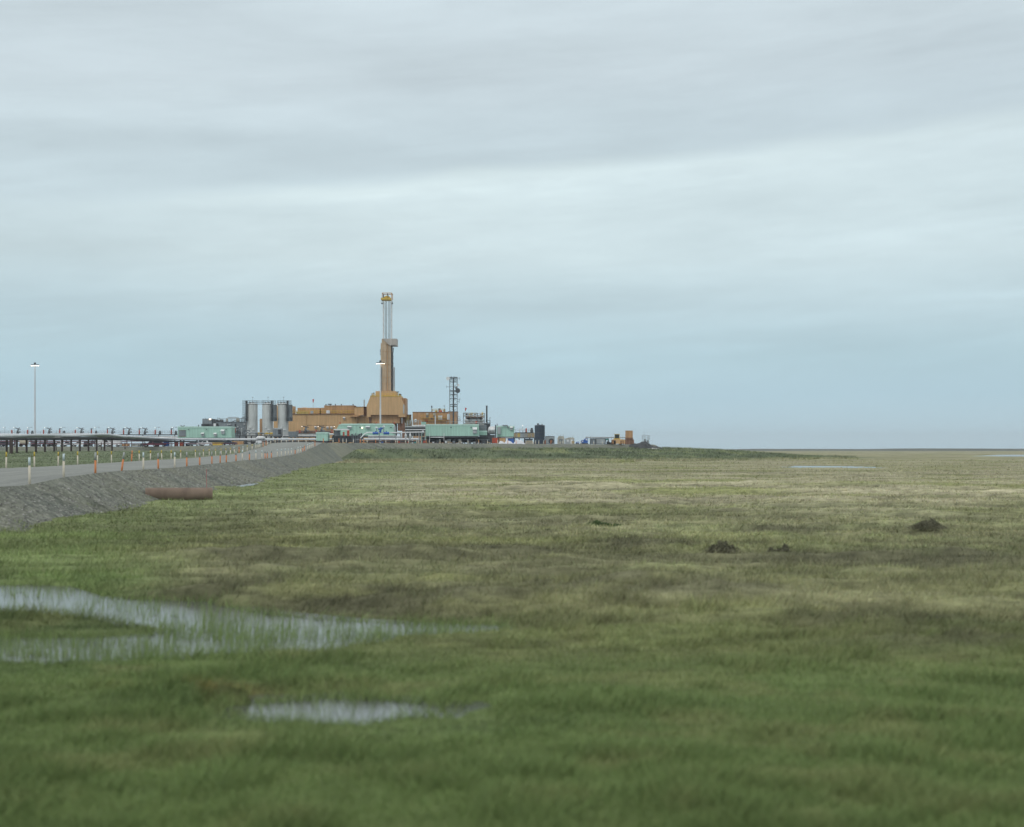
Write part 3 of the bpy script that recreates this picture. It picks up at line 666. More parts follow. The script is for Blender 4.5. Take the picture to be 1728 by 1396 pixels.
# ---- generic helpers in picture units at a depth
def bx(mb, p0, p1, q0, q1, D, dep):      # columns p0..p1, rows q0(top)..q1(bottom)
    return mb.box(X_(p0,D), X_(p1,D), D, D+dep, Z_(q1,D), Z_(q0,D))
def padz(px, D): return float(pad_z(np.array([X_(px, D)]))[0])
def wall_light(root, px, py, D, w=.7):
    x, z = X_(px,D), Z_(py,D); mb = MB(); mb.box(x-w/2, x+w/2, D-.45, D-.02, z-.15, z+.15); return mb.obj('wall_lamp', 'lamp', root)
def vent(root, p0, p1, q0, q1, D, hood=True):
    mb = MB(); bx(mb, p0, p1, q0+(q1-q0)*.35 if hood else q0, q1, D-.7, .69); v_ = mb.obj('vent_box', 'lgrey', root)
    if hood:
        mb = MB(); x0,x1 = X_(p0-.4,D), X_(p1+.4,D); z0 = Z_(q0+(q1-q0)*.4,D); z1 = Z_(q0,D)
        mb.add([(x0,D-1.1,z0+.003),(x1,D-1.1,z0+.003),(x1,D-.02,z0+.003),(x0,D-.02,z0+.003),(x0,D-.02,z1),(x1,D-.02,z1)], [(0,3,2,1),(0,1,5,4),(0,4,3),(1,2,5),(2,3,4,5)])
        mb.obj('hood', 'white', v_)
    return v_
def module(label, p0, p1, q0, q1, D, dep, chamfer=(0,0), seams=True, base='dgrey', legs=True):
    """insulated seafoam module on a dark skid, with round-edged roof and steel piles"""
    px = (p0+p1)/2; gz = padz(px, D)
    r = thing('process_module', label, 'module building', (X_(px,D), D+dep/2, gz))
    x0,x1,z0,z1 = X_(p0,D),X_(p1,D),Z_(q1,D),Z_(q0,D); c0, c1 = chamfer; th = .5
    mb = MB(); mb.prism([(x0,z0),(x1,z0),(x1,z1-th-c1*.6),(x1-c1*.3,z1-th),(x0+c0*.3,z1-th),(x0,z1-th-c0*.6)], D, D+dep); mb.obj('wall', 'green', r)
    mb = MB(); mb.prism([(x0-.12+c0*.3,z1-th+.003),(x1+.12-c1*.3,z1-th+.003),(x1+.05-c1*.8,z1),(x0-.05+c0*.8,z1)], D-.15, D+dep+.15); mb.obj('roof', 'greenroof', r)
    mb = MB(); mb.box(x0+.2,x1-.2,D+.15,D+dep-.15,z0-.55,z0-.004); mb.obj('skid', base, r)
    if legs and z0-.55 > gz+.2:
        k = max(2, int((x1-x0)/6)+1)
        for i in range(k):
            xx = x0+.8+(x1-x0-1.6)*i/(k-1); 
            for yy in (D+1, D+dep-1): mb = MB(); mb.tube((xx,yy,gz-.3),(xx,yy,z0-.56),.28,8); mb.obj('leg', 'pile', r)
    return r
# ---- high-mast lights
def mast_light(px, ytop, D, label, zb):
    x = X_(px,D); zt = Z_(ytop,D); r = thing('light_pole', label, 'light pole', (x,D,zb), 'tall floodlight poles')
    mb = MB(); mb.tube((x,D,zb),(x,D,zt+.3),.36,12,.17); mb.obj('pole', 'pipe', r, smooth=True)
    mb = MB(); mb.tube((x-1.35,D,zt-.05),(x+1.35,D,zt-.05),.07,6); mb.tube((x,D-.9,zt-.05),(x,D+.9,zt-.05),.07,6); mb.rev([(.02,zt+.75),(.35,zt+.6),(.45,zt+.3),(.25,zt+.05)],x,D,10); mb.obj('crossarm','dgrey',r)
    for i,(dx,dy) in enumerate(((-1.3,0),(-.8,-.25),(-.25,-.5),(.3,-.5),(.8,-.25),(1.3,0))):
        mb = MB(); mb.tube((x+dx,D+dy,zt-.42),(x+dx,D+dy,zt-.1),.24,8,.12); h = mb.obj('lamp_head','grey',r)
        mb = MB(); mb.ball((x+dx,D+dy,zt-.46),.2,8,5,.8); mb.obj('bulb','lamp',h)
    return r
mast_light(59, 615, 520, 'tall floodlight pole standing alone at the far left behind the pipe rack', 4.0)
mast_light(642, 611.5, 497, 'tall floodlight pole in front of the orange drilling rig', 4.8)
# ---- drilling rig
D = 570; gz = 4.9
rig = thing('drilling_rig', 'huge orange clad drilling rig with a tall enclosed mast and yellow crown', 'drilling rig', (X_(651,D), D+7, gz))
pz = lambda p, q: (X_(p,D), Z_(q,D))
mb = MB(); mb.prism([pz(619,704),pz(625.5,704),pz(625.5,700.3),pz(672.5,700.3),pz(672.5,704),pz(683.5,704),pz(683.5,686),pz(675,669.2),pz(625,669.2),pz(618.8,685)], D, D+15); mb.obj('drill_floor_house','orange',rig)
mb = MB(); bx(mb,683.55,684.6,672,704,D+3,11); bx(mb,676.5,683,672,690,D+3,10); mb.obj('side_bay','orange2',rig)
mb = MB(); bx(mb,680.2,682.4,683,698,D-.3,.28); mb.obj('side_door','lgrey',rig)
mb = MB(); bx(mb,626,674.5,700.4,714.5,D+2,11); mb.obj('substructure','orange2',rig)
mb = MB(); bx(mb,671,679,714.6,727,D+3,6); bx(mb,640,668,714.6,735,D+4,6); mb.box(X_(622,D),X_(680,D),D+1.2,D+13,gz-.1,gz+2.2); mb.obj('base_box','rust',rig)
for p in (624,633,664,680): mb = MB(); mb.box(X_(p,D)-.5,X_(p,D)+.5,D+2.3-.35*(p == 624),D+3.3,gz,Z_(704,D)-.02); mb.obj('column','rust',rig)
mb = MB(); bx(mb,633.8,668,660.2,669.1,D+2,10); mb.obj('doghouse','orange',rig)
mb = MB(); mb.cage(X_(627,D),X_(673,D),D+.4,D+13,Z_(669.1,D),h=1.2,r=.08); mb.obj('railing','yellow',rig)
mb = MB(); mb.box(X_(624.6,D),X_(675.4,D),D-.12,D+15.1,Z_(669.2,D)+.003,Z_(669.2,D)+.35); mb.obj('roof_edge','yellow',rig)
# enclosed mast
mb = MB(); bx(mb,642.4,652.2,579,669,D+5,5.2); mb.obj('mast_windwall','mast',rig)
mb = MB(); bx(mb,652.25,659.7,579,669,D+5.35,4.8); mb.obj('mast_windwall','mast',rig)
mb = MB()
for q in range(592,668,11):
    mb.box(X_(642.3,D),X_(652.3,D),D+4.93,D+5.0-.004,Z_(q,D)-.05,Z_(q,D)+.05); mb.box(X_(652.4,D),X_(659.8,D),D+5.27,D+5.346,Z_(q,D)-.05,Z_(q,D)+.05)
mb.box(X_(651.6,D),X_(652.5,D),D+4.86,D+4.93-.004,Z_(668,D),Z_(580,D)); mb.obj('panel_seams','orange2',rig)
mb = MB(); bx(mb,659.75,661.3,584,668,D+6,4); mb.obj('mast_gap','black',rig)
mb = MB(); 
for q in range(586,666,6): mb.tube((X_(659.7,D),D+5.8,Z_(q,D)),(X_(662.2,D),D+5.8,Z_(q+3*((q//6)%2),D)),.12,5)
mb.path([(X_(662.2,D),D+5.8,Z_(585,D)),(X_(661,D),D+5.8,Z_(596,D)),(X_(661.2,D),D+5.8,Z_(660,D))],.14,6); mb.obj('hose_bundle','black',rig)
mb = MB(); mb.tube((X_(663,D),D+5.5,Z_(660,D)),(X_(663,D),D+5.5,Z_(618.5,D)),.36,10); mb.obj('standpipe','lgrey',rig)
mb = MB(); mb.tube((X_(641.2,D),D+4.6,Z_(660,D)),(X_(641.2,D),D+4.6,Z_(618.5,D)),.27,10); mb.obj('standpipe','grey',rig)
mb = MB(); 
for q in (590,593,597): bx(mb,641,642.35,q,q+1.4,D+5.6,1.5)
mb.obj('mast_brackets','dgrey',rig)
mb = MB(); mb.prism([pz(642.2,578.9),pz(659.7,578.9),pz(659.7,577),pz(655,577),pz(643.6,570.4),pz(642.2,570.4)],D+4.9,D+10.3); mb.obj('mast_collar','mast',rig)
mb = MB(); mb.prism([pz(643.8,570.2),pz(668,570.2),pz(668,582.2),pz(658,582.2),pz(655,581)],D+4.5,D+10.6); mb.obj('racking_board','mastgrey',rig)
mb = MB(); bx(mb,659.8,668.1,582.25,583,D+4.4,6.3); mb.obj('racking_board_floor','dgrey',rig)
# open lattice above
LX = [X_(p,D) for p in (644.4,658.2)]; zb, zt = Z_(570.2,D), Z_(505.8,D)
for i, x in enumerate(LX):
    mb = MB()
    for yy in (D+5.4, D+9.2): mb.tube((x,yy,zb),(x,yy,zt),.16,6)
    k = 12
    for j in range(k):
        z0 = zb+(zt-zb)*j/k; z1 = zb+(zt-zb)*(j+1)/k; ya, yb = (D+5.4, D+9.2) if j % 2 else (D+9.2, D+5.4)
        mb.tube((x,ya,z0),(x,yb,z1),.07,4); mb.tube((x,D+5.4,z1),(x,D+9.2,z1),.07,4)
    mb.obj('mast_leg','white',rig)
mb = MB()
for p in (648.2,654.0):
    x = X_(p,D)
    mb.tube((x,D+5.4,zb),(x,D+5.4,zt),.10,6); mb.tube((x+.55,D+5.4,zb),(x+.55,D+5.4,zt),.10,6)
    for j in range(30): z0 = zb+(zt-zb)*j/30; mb.tube((x+.55*(j%2),D+5.4,z0),(x+.55*(1-j%2),D+5.4,z0+(zt-zb)/30),.06,4)
mb.obj('travelling_guide','grey',rig)
mb = MB()
for j in range(1,6):
    z0 = zb+(zt-zb)*j/6; mb.tube((LX[0],D+9.2,z0),(LX[1],D+9.2,z0),.08,4)
    z1 = zb+(zt-zb)*(j-1)/6; mb.tube((LX[0],D+9.2,z1),(LX[1],D+9.2,z0),.05,4); mb.tube((LX[1],D+9.2,z1),(LX[0],D+9.2,z0),.05,4)
mb.obj('cross_bracing','white',rig)
mb = MB(); bx(mb,642.7,659.3,502.6,505.8,D+4.6,5.6); bx(mb,646,656,505.85,507,D+5.6,3); crown = mb.obj('crown_platform','yellow',rig)
mb = MB(); x0,x1 = X_(643.3,D),X_(659,D)
for yy in (D+4.8, D+9.9):
    for x in (x0,x1): mb.tube((x,yy,Z_(502.5,D)),(x,yy,Z_(492.4,D)),.15,5)
    mb.tube((x0-.1,yy,Z_(492.4,D)),(x1+.1,yy,Z_(492.4,D)),.15,5)
for x in (x0,x1): mb.tube((x,D+4.8,Z_(492.4,D)),(x,D+9.9,Z_(492.4,D)),.15,5)
mb.obj('crown_frame','orange2',crown)
mb = MB(); mb.tube((X_(650.3,D),D+6,Z_(499.6,D)),(X_(650.3,D),D+8.4,Z_(499.6,D)),.80,16); mb.tube((X_(653.4,D),D+6,Z_(500,D)),(X_(653.4,D),D+8.4,Z_(500,D)),.66,16); bx(mb,648,655.6,500.6,502.55,D+5.8,2.6); mb.obj('sheave','yellow',crown)
mb = MB(); bx(mb,646.3,647.6,497,502.5,D+6,1.5); bx(mb,654.2,655.2,498,502.5,D+5.6,1); mb.tube((X_(651.5,D),D+7,Z_(492.4,D)),(X_(651.5,D),D+7,Z_(495.5,D)),.22,6); mb.obj('crown_gear','dgrey',crown)
for p in (642.6,660.2):
    mb = MB(); mb.tube((X_(p,D),D+5.2,Z_(506,D)),(X_(p,D),D+5.2,Z_(509.5,D)),.1,5); mb.ball((X_(p,D),D+5.2,Z_(510,D)),.33,8,5); mb.obj('hanging_block','dgrey',rig)
for p, q in ((629.5,664),(670.5,662),(674.5,666)):
    mb = MB(); mb.tube((X_(p,D),D+3,Z_(669,D)),(X_(p,D),D+3,Z_(q,D)),.06,4); mb.box(X_(p,D)-.35,X_(p,D)+.35,D+2.6,D+3.3,Z_(q,D),Z_(q-1.6,D)); mb.obj('floodlight','dgrey',rig)
# ---- rig camp modules west of the rig
D = 575
mud = thing('mud_plant', 'long orange clad windowless building joined to the left side of the rig', 'industrial building', (X_(560,D), D+6, gz))
mb = MB(); bx(mb,487,517.3,699.4,748,D,12); bx(mb,517.9,602,699.4,748,D,12); bx(mb,602.01,625,702,748,D+1.2,11); mb.obj('wall','orange',mud)
mb = MB(); bx(mb,461.5,486.9,699.4,748,D+.6,11); bx(mb,461.5,494,685.4,699.3,D+2,8); mb.obj('end_bay','orange',mud)
mb = MB(); bx(mb,517.31,517.89,699.6,730,D+.2,1); bx(mb,487,602,698.6,699.35,D-.4,12.6); bx(mb,519,566,717.7,718.1,D-.07,.06); mb.obj('seam_trim','rust',mud)
mb = MB(); bx(mb,502,539,688.4,698.55,D+3,7); mb.obj('roof_house','orange2',mud)
mb = MB(); bx(mb,541.5,547,688.2,698.55,D+3,6); bx(mb,547.1,597.5,685,698.55,D+2.4,8); bx(mb,547,598,684.3,684.95,D+2.2,8.4); mb.obj('roof_house','orange2',mud)
mb = MB(); bx(mb,597.8,613.7,687,701,D-.8,9); mb.obj('upper_bay','orange',mud)
mb = MB(); bx(mb,613.9,619.5,687,702,D+.8,9); bx(mb,597.8,620,686.4,686.95,D-1,11); mb.obj('upper_bay_trim','rust',mud)
mb = MB(); mb.prism([(X_(591,D),Z_(703.6,D)),(X_(605,D),Z_(703.6,D)),(X_(610,D),Z_(701.05,D)),(X_(591,D),Z_(702.6,D))],D-2.6,D-.01); mb.obj('canopy','orange2',mud)
for a0, a1 in ((487,541),(541,598)):
    mb = MB(); mb.rail(X_(a0,D),D-.2,X_(a1,D),D-.2,Z_(698.55,D),h=1.25,r=.09,step=1.7); mb.rail(X_(a0,D),D+1.8,X_(a1,D),D+1.8,Z_(698.55,D),h=1.25,r=.07,step=2.5); mb.obj('railing','yellow',mud)
mb = MB(); bx(mb,500,520,694.6,698.5,D-.05,.2); bx(mb,486,489,692,698.5,D-.05,.2); mb.obj('kick_panel','paleyellow',mud)
mb = MB(); bx(mb,550.5,556.3,692.6,697.8,D-.6,1); mb.obj('white_cabinet','white',mud)
mb = MB(); bx(mb,524,528.3,693.4,698,D-.6,1); mb.obj('grey_cabinet','lgrey',mud)
for p, q in ((580.8,706),(532.6,721.5),(552.6,722),(559.4,722)): vent(mud, p-1.6, p+1.6, q-2.2, q+2.2, D, True)
for p in (555,564,548,574,594): 
    mb = MB(); mb.tube((X_(p,D),D+4,Z_(684.3,D)),(X_(p,D),D+4,Z_(682.8,D)),.12,6); mb.ball((X_(p,D),D+4,Z_(682.6,D)),.28,6,4); mb.obj('roof_vent','dgrey',mud)
mb = MB(); bx(mb,552.8,559,681.6,683,D+3,2); mb.obj('roof_fan','dgrey',mud)
mb = MB(); mb.tube((X_(613.7,D),D+2,Z_(687,D)),(X_(613.7,D),D+2,Z_(674.3,D)),.24,8); mb.obj('exhaust_stack','lgrey',mud)
mb = MB(); mb.rev([(.55,Z_(685.3,D)),(.55,Z_(680.6,D)),(.1,Z_(680.4,D))],X_(465.3,D),D+5,10); mb.obj('roof_vent','white',mud)
mb = MB(); bx(mb,510,517,687.2,688.35,D+4,2); mb.ball((X_(511,D),D+5,Z_(687.4,D)),.5,8,4,.5); mb.obj('roof_hatch','white',mud)
mb = MB(); bx(mb,438.2,441.4,706.8,750,D+2,5); o = mb.obj('orange_cabin','orange2',None,(X_(440,D),D+4,gz)); tag(o,'narrow orange steel box showing between the first and second silo','steel box')
def windsock(px, q0, q1, qb, D, label, lean=0):
    r = thing('windsock', label, 'windsock', (X_(px,D),D,Z_(qb,D)))
    mb = MB(); mb.tube((X_(px,D),D,Z_(qb,D)),(X_(px,D),D,Z_(q0,D)+.15),.07,6); mb.obj('pole','lgrey',r)
    mb = MB(); mb.tube((X_(px,D)+.1,D-.1,Z_(q0,D)),(X_(px+lean,D),D-.1,Z_(q1,D)),.36,10,.14); mb.obj('sock','redcloth',r)
windsock(528.4, 674, 679.6, 688.4, 579, 'red windsock hanging limp on a pole above the long orange building')
# ---- silos
D = 545
def silo(px, label, i):
    g = padz(px, D); x = X_(px, D); w = 9.0/F*D; zt = Z_(682.5,D)
    r = thing('silo', label, 'silo', (x,D+w,g), 'tall grey steel silos')
    mb = MB(); mb.rev([(w*.97,g),(w,g+.5),(w,zt),(w*.8,zt+.35),(0.05,zt+.6)],x,D+w,32); mb.obj('tank_shell','silo',r,smooth=True)
    mb = MB(); mb.rev([(w+.1,zt-.05),(w+.12,zt+.12),(w+.0,zt+.14)],x,D+w,32); mb.obj('top_ring','dgrey',r)
    mb = MB(); rr = w+.25; kk = 14; zr = zt+.2
    for j in range(kk):
        t0, t1 = 2*math.pi*j/kk, 2*math.pi*(j+1)/kk; p0 = (x+rr*math.cos(t0), D+w+rr*math.sin(t0)); p1 = (x+rr*math.cos(t1), D+w+rr*math.sin(t1))
        mb.tube((*p0,zr),(*p0,zr+1.25),.06,4)
        for hz in (.62,1.25): mb.tube((*p0,zr+hz),(*p1,zr+hz),.06,4)
    mb.obj('railing','grey',r)
    mb = MB(); mb.box(x-1.1,x-.4,D+w-.5,D+w+.4,zt+.45,zt+1.0); mb.tube((x+.4,D+w,zt+.4),(x+.4,D+w,zt+1.1),.3,8); mb.obj('roof_gear','grey',r)
    mb = MB(); mb.tube((x+.15,D+w,zt+.5),(x+.15,D+w,Z_(670.5,D)),.035,5); mb.box(x-.1,x+.45,D+w-.1,D+w+.1,Z_(670.5,D),Z_(669.8,D)); mb.obj('lightning_rod','dgrey',r)
    # ladder cage and pipe chase
    sgn, q1 = ((-1,711),(1,710),(1,710))[i]; xa = x+sgn*(w-.35); xb = x+sgn*(w+1.35)
    mb = MB(); mb.box(min(xa,x+sgn*(w+.1)),max(xa,x+sgn*(w+.1)),D+w-2.4,D+w-1.2,Z_(q1,D),Z_(676,D)); mb.obj('pipe_chase','dgrey',r)
    mb = MB(); cx_ = x+sgn*(w+.8)
    if i: mb.box(x+sgn*(w+.12),xb+sgn*.3,D+w-1.6,D+w-.6,Z_(q1+.5,D),Z_(683,D))
    for j in range(10):
        z_ = Z_(q1,D)+(Z_(677,D)-Z_(q1,D))*j/9
        for a_ in range(6):
            t0,t1 = 2*math.pi*a_/6,2*math.pi*(a_+1)/6; mb.tube((cx_+.55*math.cos(t0),D+w-1.7+.55*math.sin(t0),z_),(cx_+.55*math.cos(t1),D+w-1.7+.55*math.sin(t1),z_),.05,4)
    for a_ in range(6):
        t0 = 2*math.pi*a_/6; mb.tube((cx_+.55*math.cos(t0),D+w-1.7+.55*math.sin(t0),Z_(q1,D)),(cx_+.55*math.cos(t0),D+w-1.7+.55*math.sin(t0),Z_(675.5,D)),.05,4)
    mb.obj('ladder_cage','grey',r)
    mb = MB(); z_ = Z_(q1+.6,D); mb.box(cx_-.9,cx_+.9,D+w-2.6,D+w-.8,z_-.12,z_); mb.cage(cx_-.9,cx_+.9,D+w-2.6,D+w-.8,z_,h=1.1,r=.05,step=1); z_ = Z_(q1-6,D); mb.box(cx_-.8,cx_+1.1,D+w-2.6,D+w-.8,z_-.1,z_); mb.obj('landing','grey',r)
    mb = MB(); mb.ball((x-.4,D-.15,Z_(722,D)),.3,8,5); mb.box(x+.4,x+1.2,D-.25,D-.02+.2,Z_(726,D),Z_(724.5,D)); mb.obj('gauge','white',r)
    return r
silo(424,'leftmost of three grey steel silos, ladder cage on its left side',0)
silo(450,'middle one of three grey steel silos beside the orange building',1)
silo(476.4,'rightmost of three grey steel silos, against the orange building',2)
D = 545; mb = MB(); z_ = Z_(682,D); mb.box(X_(431,D),X_(443,D),D+1.4,D+2.6,z_-.1,z_+.02); mb.rail(X_(431,D),D+1.4,X_(443,D),D+1.4,z_+.02,h=1.3,r=.05,step=1.4); mb.rail(X_(431,D),D+2.6,X_(443,D),D+2.6,z_+.02,h=1.3,r=.05,step=1.4)
o = mb.obj('catwalk','grey',None,(X_(437,D),D+2,z_)); tag(o,'small railed catwalk bridging the tops of the left and middle silos','catwalk')
for p, q in ((426,730),(445,730.5),(420,732),(455,732)):
    pass
# ---- grey complex left of the silos
D = 552; g = padz(380,D)
gc = thing('utility_building', 'grey flat-roofed plant building with rooftop railings left of the silos', 'industrial building', (X_(378,D),D+5,g))
mb = MB(); bx(mb,341.5,357,706.7,720,D,8); mb.obj('upper_block','grey',gc)
mb = MB(); bx(mb,357.05,365,708.2,719,D+.4,7); bx(mb,339.6,365,715.5,750,D-.6,.5); mb.obj('lower_block','dgrey',gc)
mb = MB(); bx(mb,365.05,415,712.3,750,D+.2,8); mb.obj('wall','grey',gc)
mb = MB(); bx(mb,365,415,711.6,712.25,D,8.5); bx(mb,371,375.5,708,711.55,D+2,2); mb.obj('roof_edge','dgrey',gc)
mb = MB(); bx(mb,360.3,364.4,714.8,719.5,D-.9,.28); mb.obj('sign_board','white',gc)
mb = MB(); bx(mb,365.2,367.8,714.8,719.5,D-.4,.5); bx(mb,396,398.4,715.5,720,D-.1,.28); bx(mb,345,352,715.6,718,D-.9,.28); mb.obj('opening','black',gc)
mb = MB(); mb.cage(X_(366,D),X_(414,D),D+.4,D+7.6,Z_(711.6,D),h=1.2,r=.06); mb.cage(X_(383,D),X_(397,D),D+2,D+6,Z_(707.8,D),h=.9,r=.06)
for p in (383,397,390): mb.tube((X_(p,D),D+2,Z_(711.6,D)),(X_(p,D),D+2,Z_(704.6,D)),.08,5)
mb.tube((X_(383,D),D+2,Z_(704.6,D)),(X_(397,D),D+2,Z_(704.6,D)),.08,5); mb.obj('railing','lgrey',gc)
mb = MB(); mb.box(X_(380.5,D),X_(383,D),D+1,D+2.2,Z_(711.5,D),Z_(706.5,D)); mb.box(X_(397.5,D),X_(402,D),D+1,D+2.5,Z_(711.5,D),Z_(705.3,D)); mb.obj('roof_unit','beige',gc)
mb = MB(); mb.tube((X_(390,D),D+2.5,Z_(711.5,D)),(X_(411,D),D+2.5,Z_(703.6,D)),.12,5); mb.tube((X_(411,D),D+2.5,Z_(703,D)),(X_(418,D),D+2.5,Z_(703,D)),.12,5); mb.tube((X_(411,D),D+2.5,Z_(712,D)),(X_(411,D),D+2.5,Z_(697,D)),.1,5); mb.obj('feed_pipe','grey',gc)
for p in (344,350,364.6,368): 
    mb = MB(); mb.tube((X_(p,D),D+3,Z_(708,D)),(X_(p,D),D+3,Z_(703.4 if p > 360 else 705,D)),.05,4); mb.obj('antenna','dgrey',gc)
mb = MB(); mb.box(X_(353.4,D),X_(355.8,D),D-.35,D-.02,Z_(708.4,D),Z_(706.6,D)); mb.obj('wall_lamp','lamp',gc)
for p,q in ((385,716.5),(388,716.7),(401.5,720.3),(412.5,716)): 
    mb = MB(); mb.box(X_(p-.9,D),X_(p+.9,D),D-.5,D+.18,Z_(q+.6,D),Z_(q-.6,D)); mb.obj('wall_light','white',gc)
# valve skids before the silos
D = 535; g = padz(420,D)
for k,(p0,p1,q0,lab) in enumerate(((392,415,722,'tangle of grey pipes and valves between the left green module and the silos'),(414,466,730,'low row of yellow and grey valves at the foot of the silos'))):
    r = thing('pipe_skid', lab, 'pipework', (X_((p0+p1)/2,D),D,g)); mb = MB(); mb.box(X_(p0,D),X_(p1,D),D-1,D+3,Z_(735,D)-.3,Z_(735,D)); mb.obj('deck','dgrey',r)
    for c, nn_ in (('grey',9),('lgrey',7),('yellow' if k else 'dgrey',6)):
        mb = MB()
        for i in range(nn_):
            p = random.uniform(p0+1,p1-1); x = X_(p,D); z1 = Z_(random.uniform(q0,732),D); yy = D+random.uniform(-.8,2)
            if i % 3: mb.tube((x,yy,Z_(735,D)),(x,yy,z1),.14,6); mb.ball((x,yy,z1),.34,7,4)
            else: mb.tube((x-1.6,yy,z1),(x+1.6,yy,z1),.18,6); mb.tube((x-1.5,yy,z1),(x-1.5,yy,Z_(735,D)),.12,5); mb.tube((x+1.5,yy,z1),(x+1.5,yy,Z_(735,D)),.12,5)
        mb.obj({'grey':'valves','lgrey':'risers','yellow':'valves','dgrey':'manifold'}[c],c,r)
    if not k:
        mb = MB(); mb.box(X_(395.4,D),X_(398.2,D),D-1.2,D-.4,Z_(730.5,D),Z_(722.5,D)); mb.obj('hose_cabinet','red',r)
    for i in range(int((p1-p0)/8)+1): x = X_(p0+1+i*(p1-p0-2)/(int((p1-p0)/8)),D); mb = MB(); mb.tube((x,D+1,g-.2),(x,D+1,Z_(735,D)-.3),.25,6); mb.obj('leg','pile',r)
D = 522; r = module('x', 460.2, 474, 722.5, 735.5, D, 4); PL['pump_shelter'] = PL[r.name]; r.name = 'pump_shelter'; tag(r, 'small grey sloped-roof shelter with dark doorway at the foot of the right silo', 'shelter')
for c in r.children:
    if c.name.startswith(('wall','roof')): c.data.materials[0] = M['lgrey'] if c.name.startswith('roof') else M['grey']
mb = MB(); bx(mb,469.5,474.1,723.6,733,D-.1,.08); mb.obj('doorway','black',r)
r = module('low grey equipment box beside the shelter at the right silo', 486.5, 500.5, 728.3, 735.4, D, 4)
for c in r.children: c.data.materials[0] = M['grey']
# ---- seafoam modules
D = 520; m1 = module('long seafoam green module with three white vent hoods at the left end of the plant', 300, 390.5, 719.8, 739, D, 7)
mb = MB(); bx(mb,301.5,313.5,726.5,736,D-.12,.11); dr = mb.obj('roller_door','grey',m1); mb = MB(); bx(mb,301.2,313.8,726,726.45,D-.2,.18); bx(mb,301.2,313.8,736.02,736.8,D-.16,.15); mb.obj('door_frame','rust',dr)
vent(m1,339.8,344.2,730,736,D); vent(m1,361,365.4,730.5,736.5,D); vent(m1,373.2,378.6,724.8,732.5,D)
for p in (317.5,348,381): mb = MB(); mb.box(X_(p,D),X_(p+1.4,D),D-.5,D-.02,Z_(725.4,D),Z_(724.4,D)); mb.obj('flood_lamp','dgrey',m1)
mb = MB(); mb.tube((X_(304,D),D+2,Z_(719.8,D)),(X_(303,D),D+2,Z_(717.3,D)),.15,5); mb.tube((X_(308,D),D+2,Z_(719.8,D)),(X_(309,D),D+2,Z_(717.6,D)),.15,5); mb.box(X_(303.5,D),X_(307,D),D+1.5,D+2.5,Z_(719.8,D),Z_(718.8,D)); mb.tube((X_(333,D),D+2,Z_(719.8,D)),(X_(333,D),D+2,Z_(717,D)),.2,5); mb.obj('roof_gear','dgrey',m1)
D = 480; m2 = module('seafoam green module with grey vents below the drilling rig', 568, 664.5, 715, 735, D, 8, (2.4,1.0))
for a0,a1,q0,q1 in ((586.3,593,719,723.5),(617.5,624,719,723.5),(664.6,667.2,719,727)): vent(m2,a0,a1,q0,q1,D,a0 < 650)
wall_light(m2,611,722,D,.3); mb = MB(); bx(mb,606.5,609,720.6,722.3,D-.3,.28); bx(mb,658,661,721,722,D-.3,.28); mb.obj('flood_lamp','dgrey',m2)
for p in (572,633.5,664.3): mb = MB(); mb.tube((X_(p,D),D+3,Z_(715,D)),(X_(p,D),D+3,Z_(712,D)),.18,6); mb.obj('red_beacon','red',m2)
D = 468; m2b = module('small plain seafoam green box left of the flat-roofed shelter', 533.5, 553, 729.4, 744, D, 5)
D = 500; m3 = module('longest seafoam green module, raised on black legs right of the rig', 718.5, 807.5, 716, 736, D, 9)
vent(m3,798,804.5,721,731.5,D); 
for p in (760,794): mb = MB(); bx(mb,p,p+2,720.7,722,D-.3,.28); mb.obj('flood_lamp','dgrey',m3)
mb = MB()
for p in (725.5,749.5): mb.tube((X_(p,D),D-1.2,Z_(744,D)),(X_(p,D),D-1.2,Z_(731,D)),.1,5)
mb.tube((X_(727,D),D-1.2,Z_(738.2,D)),(X_(750,D),D-1.2,Z_(738.2,D)),.16,6); mb.obj('access_pipe','white',m3)
D = 504; m3b = module('short green annex with open pipework at the right end of the longest module', 808, 821.5, 727, 734.5, D, 6)
mb = MB(); 
for i in range(9): 
    x = X_(809+i*1.4,D); mb.tube((x,D+1,Z_(727,D)),(x,D+1,Z_(random.uniform(713,722),D)),.13,5)
for q in (714.5,718,722): mb.tube((X_(808.5,D),D+1,Z_(q,D)),(X_(821,D),D+1,Z_(q,D)),.14,5)
mb.obj('pipe_frame','grey',m3b); mb = MB(); bx(mb,812,817,719,725,D+1.5,2); mb.obj('gear_box','rust',m3b)
D = 515; m4 = module('seafoam green module between the white tank end and the row of crates', 838, 868, 718.7, 737, D, 8)
for a0,a1,q0,q1 in ((839.5,844.6,720.5,733),(861,865,719.5,726)): vent(m4,a0,a1,q0,q1,D,a0 > 850)
mb = MB(); mb.path([(X_(848,D),D-.5,Z_(718.2,D)),(X_(856,D),D-.5,Z_(718.2,D)),(X_(858,D),D-.5,Z_(723,D))],.18,6); mb.tube((X_(838.8,D),D+3,Z_(718.7,D)),(X_(838.8,D),D+3,Z_(714.6,D)),.14,6); mb.obj('roof_pipe','grey',m4)
mb = MB(); bx(mb,845,866,737.9,739.5,D-1.5,1.2); mb.obj('step_rack','lgrey',m4)
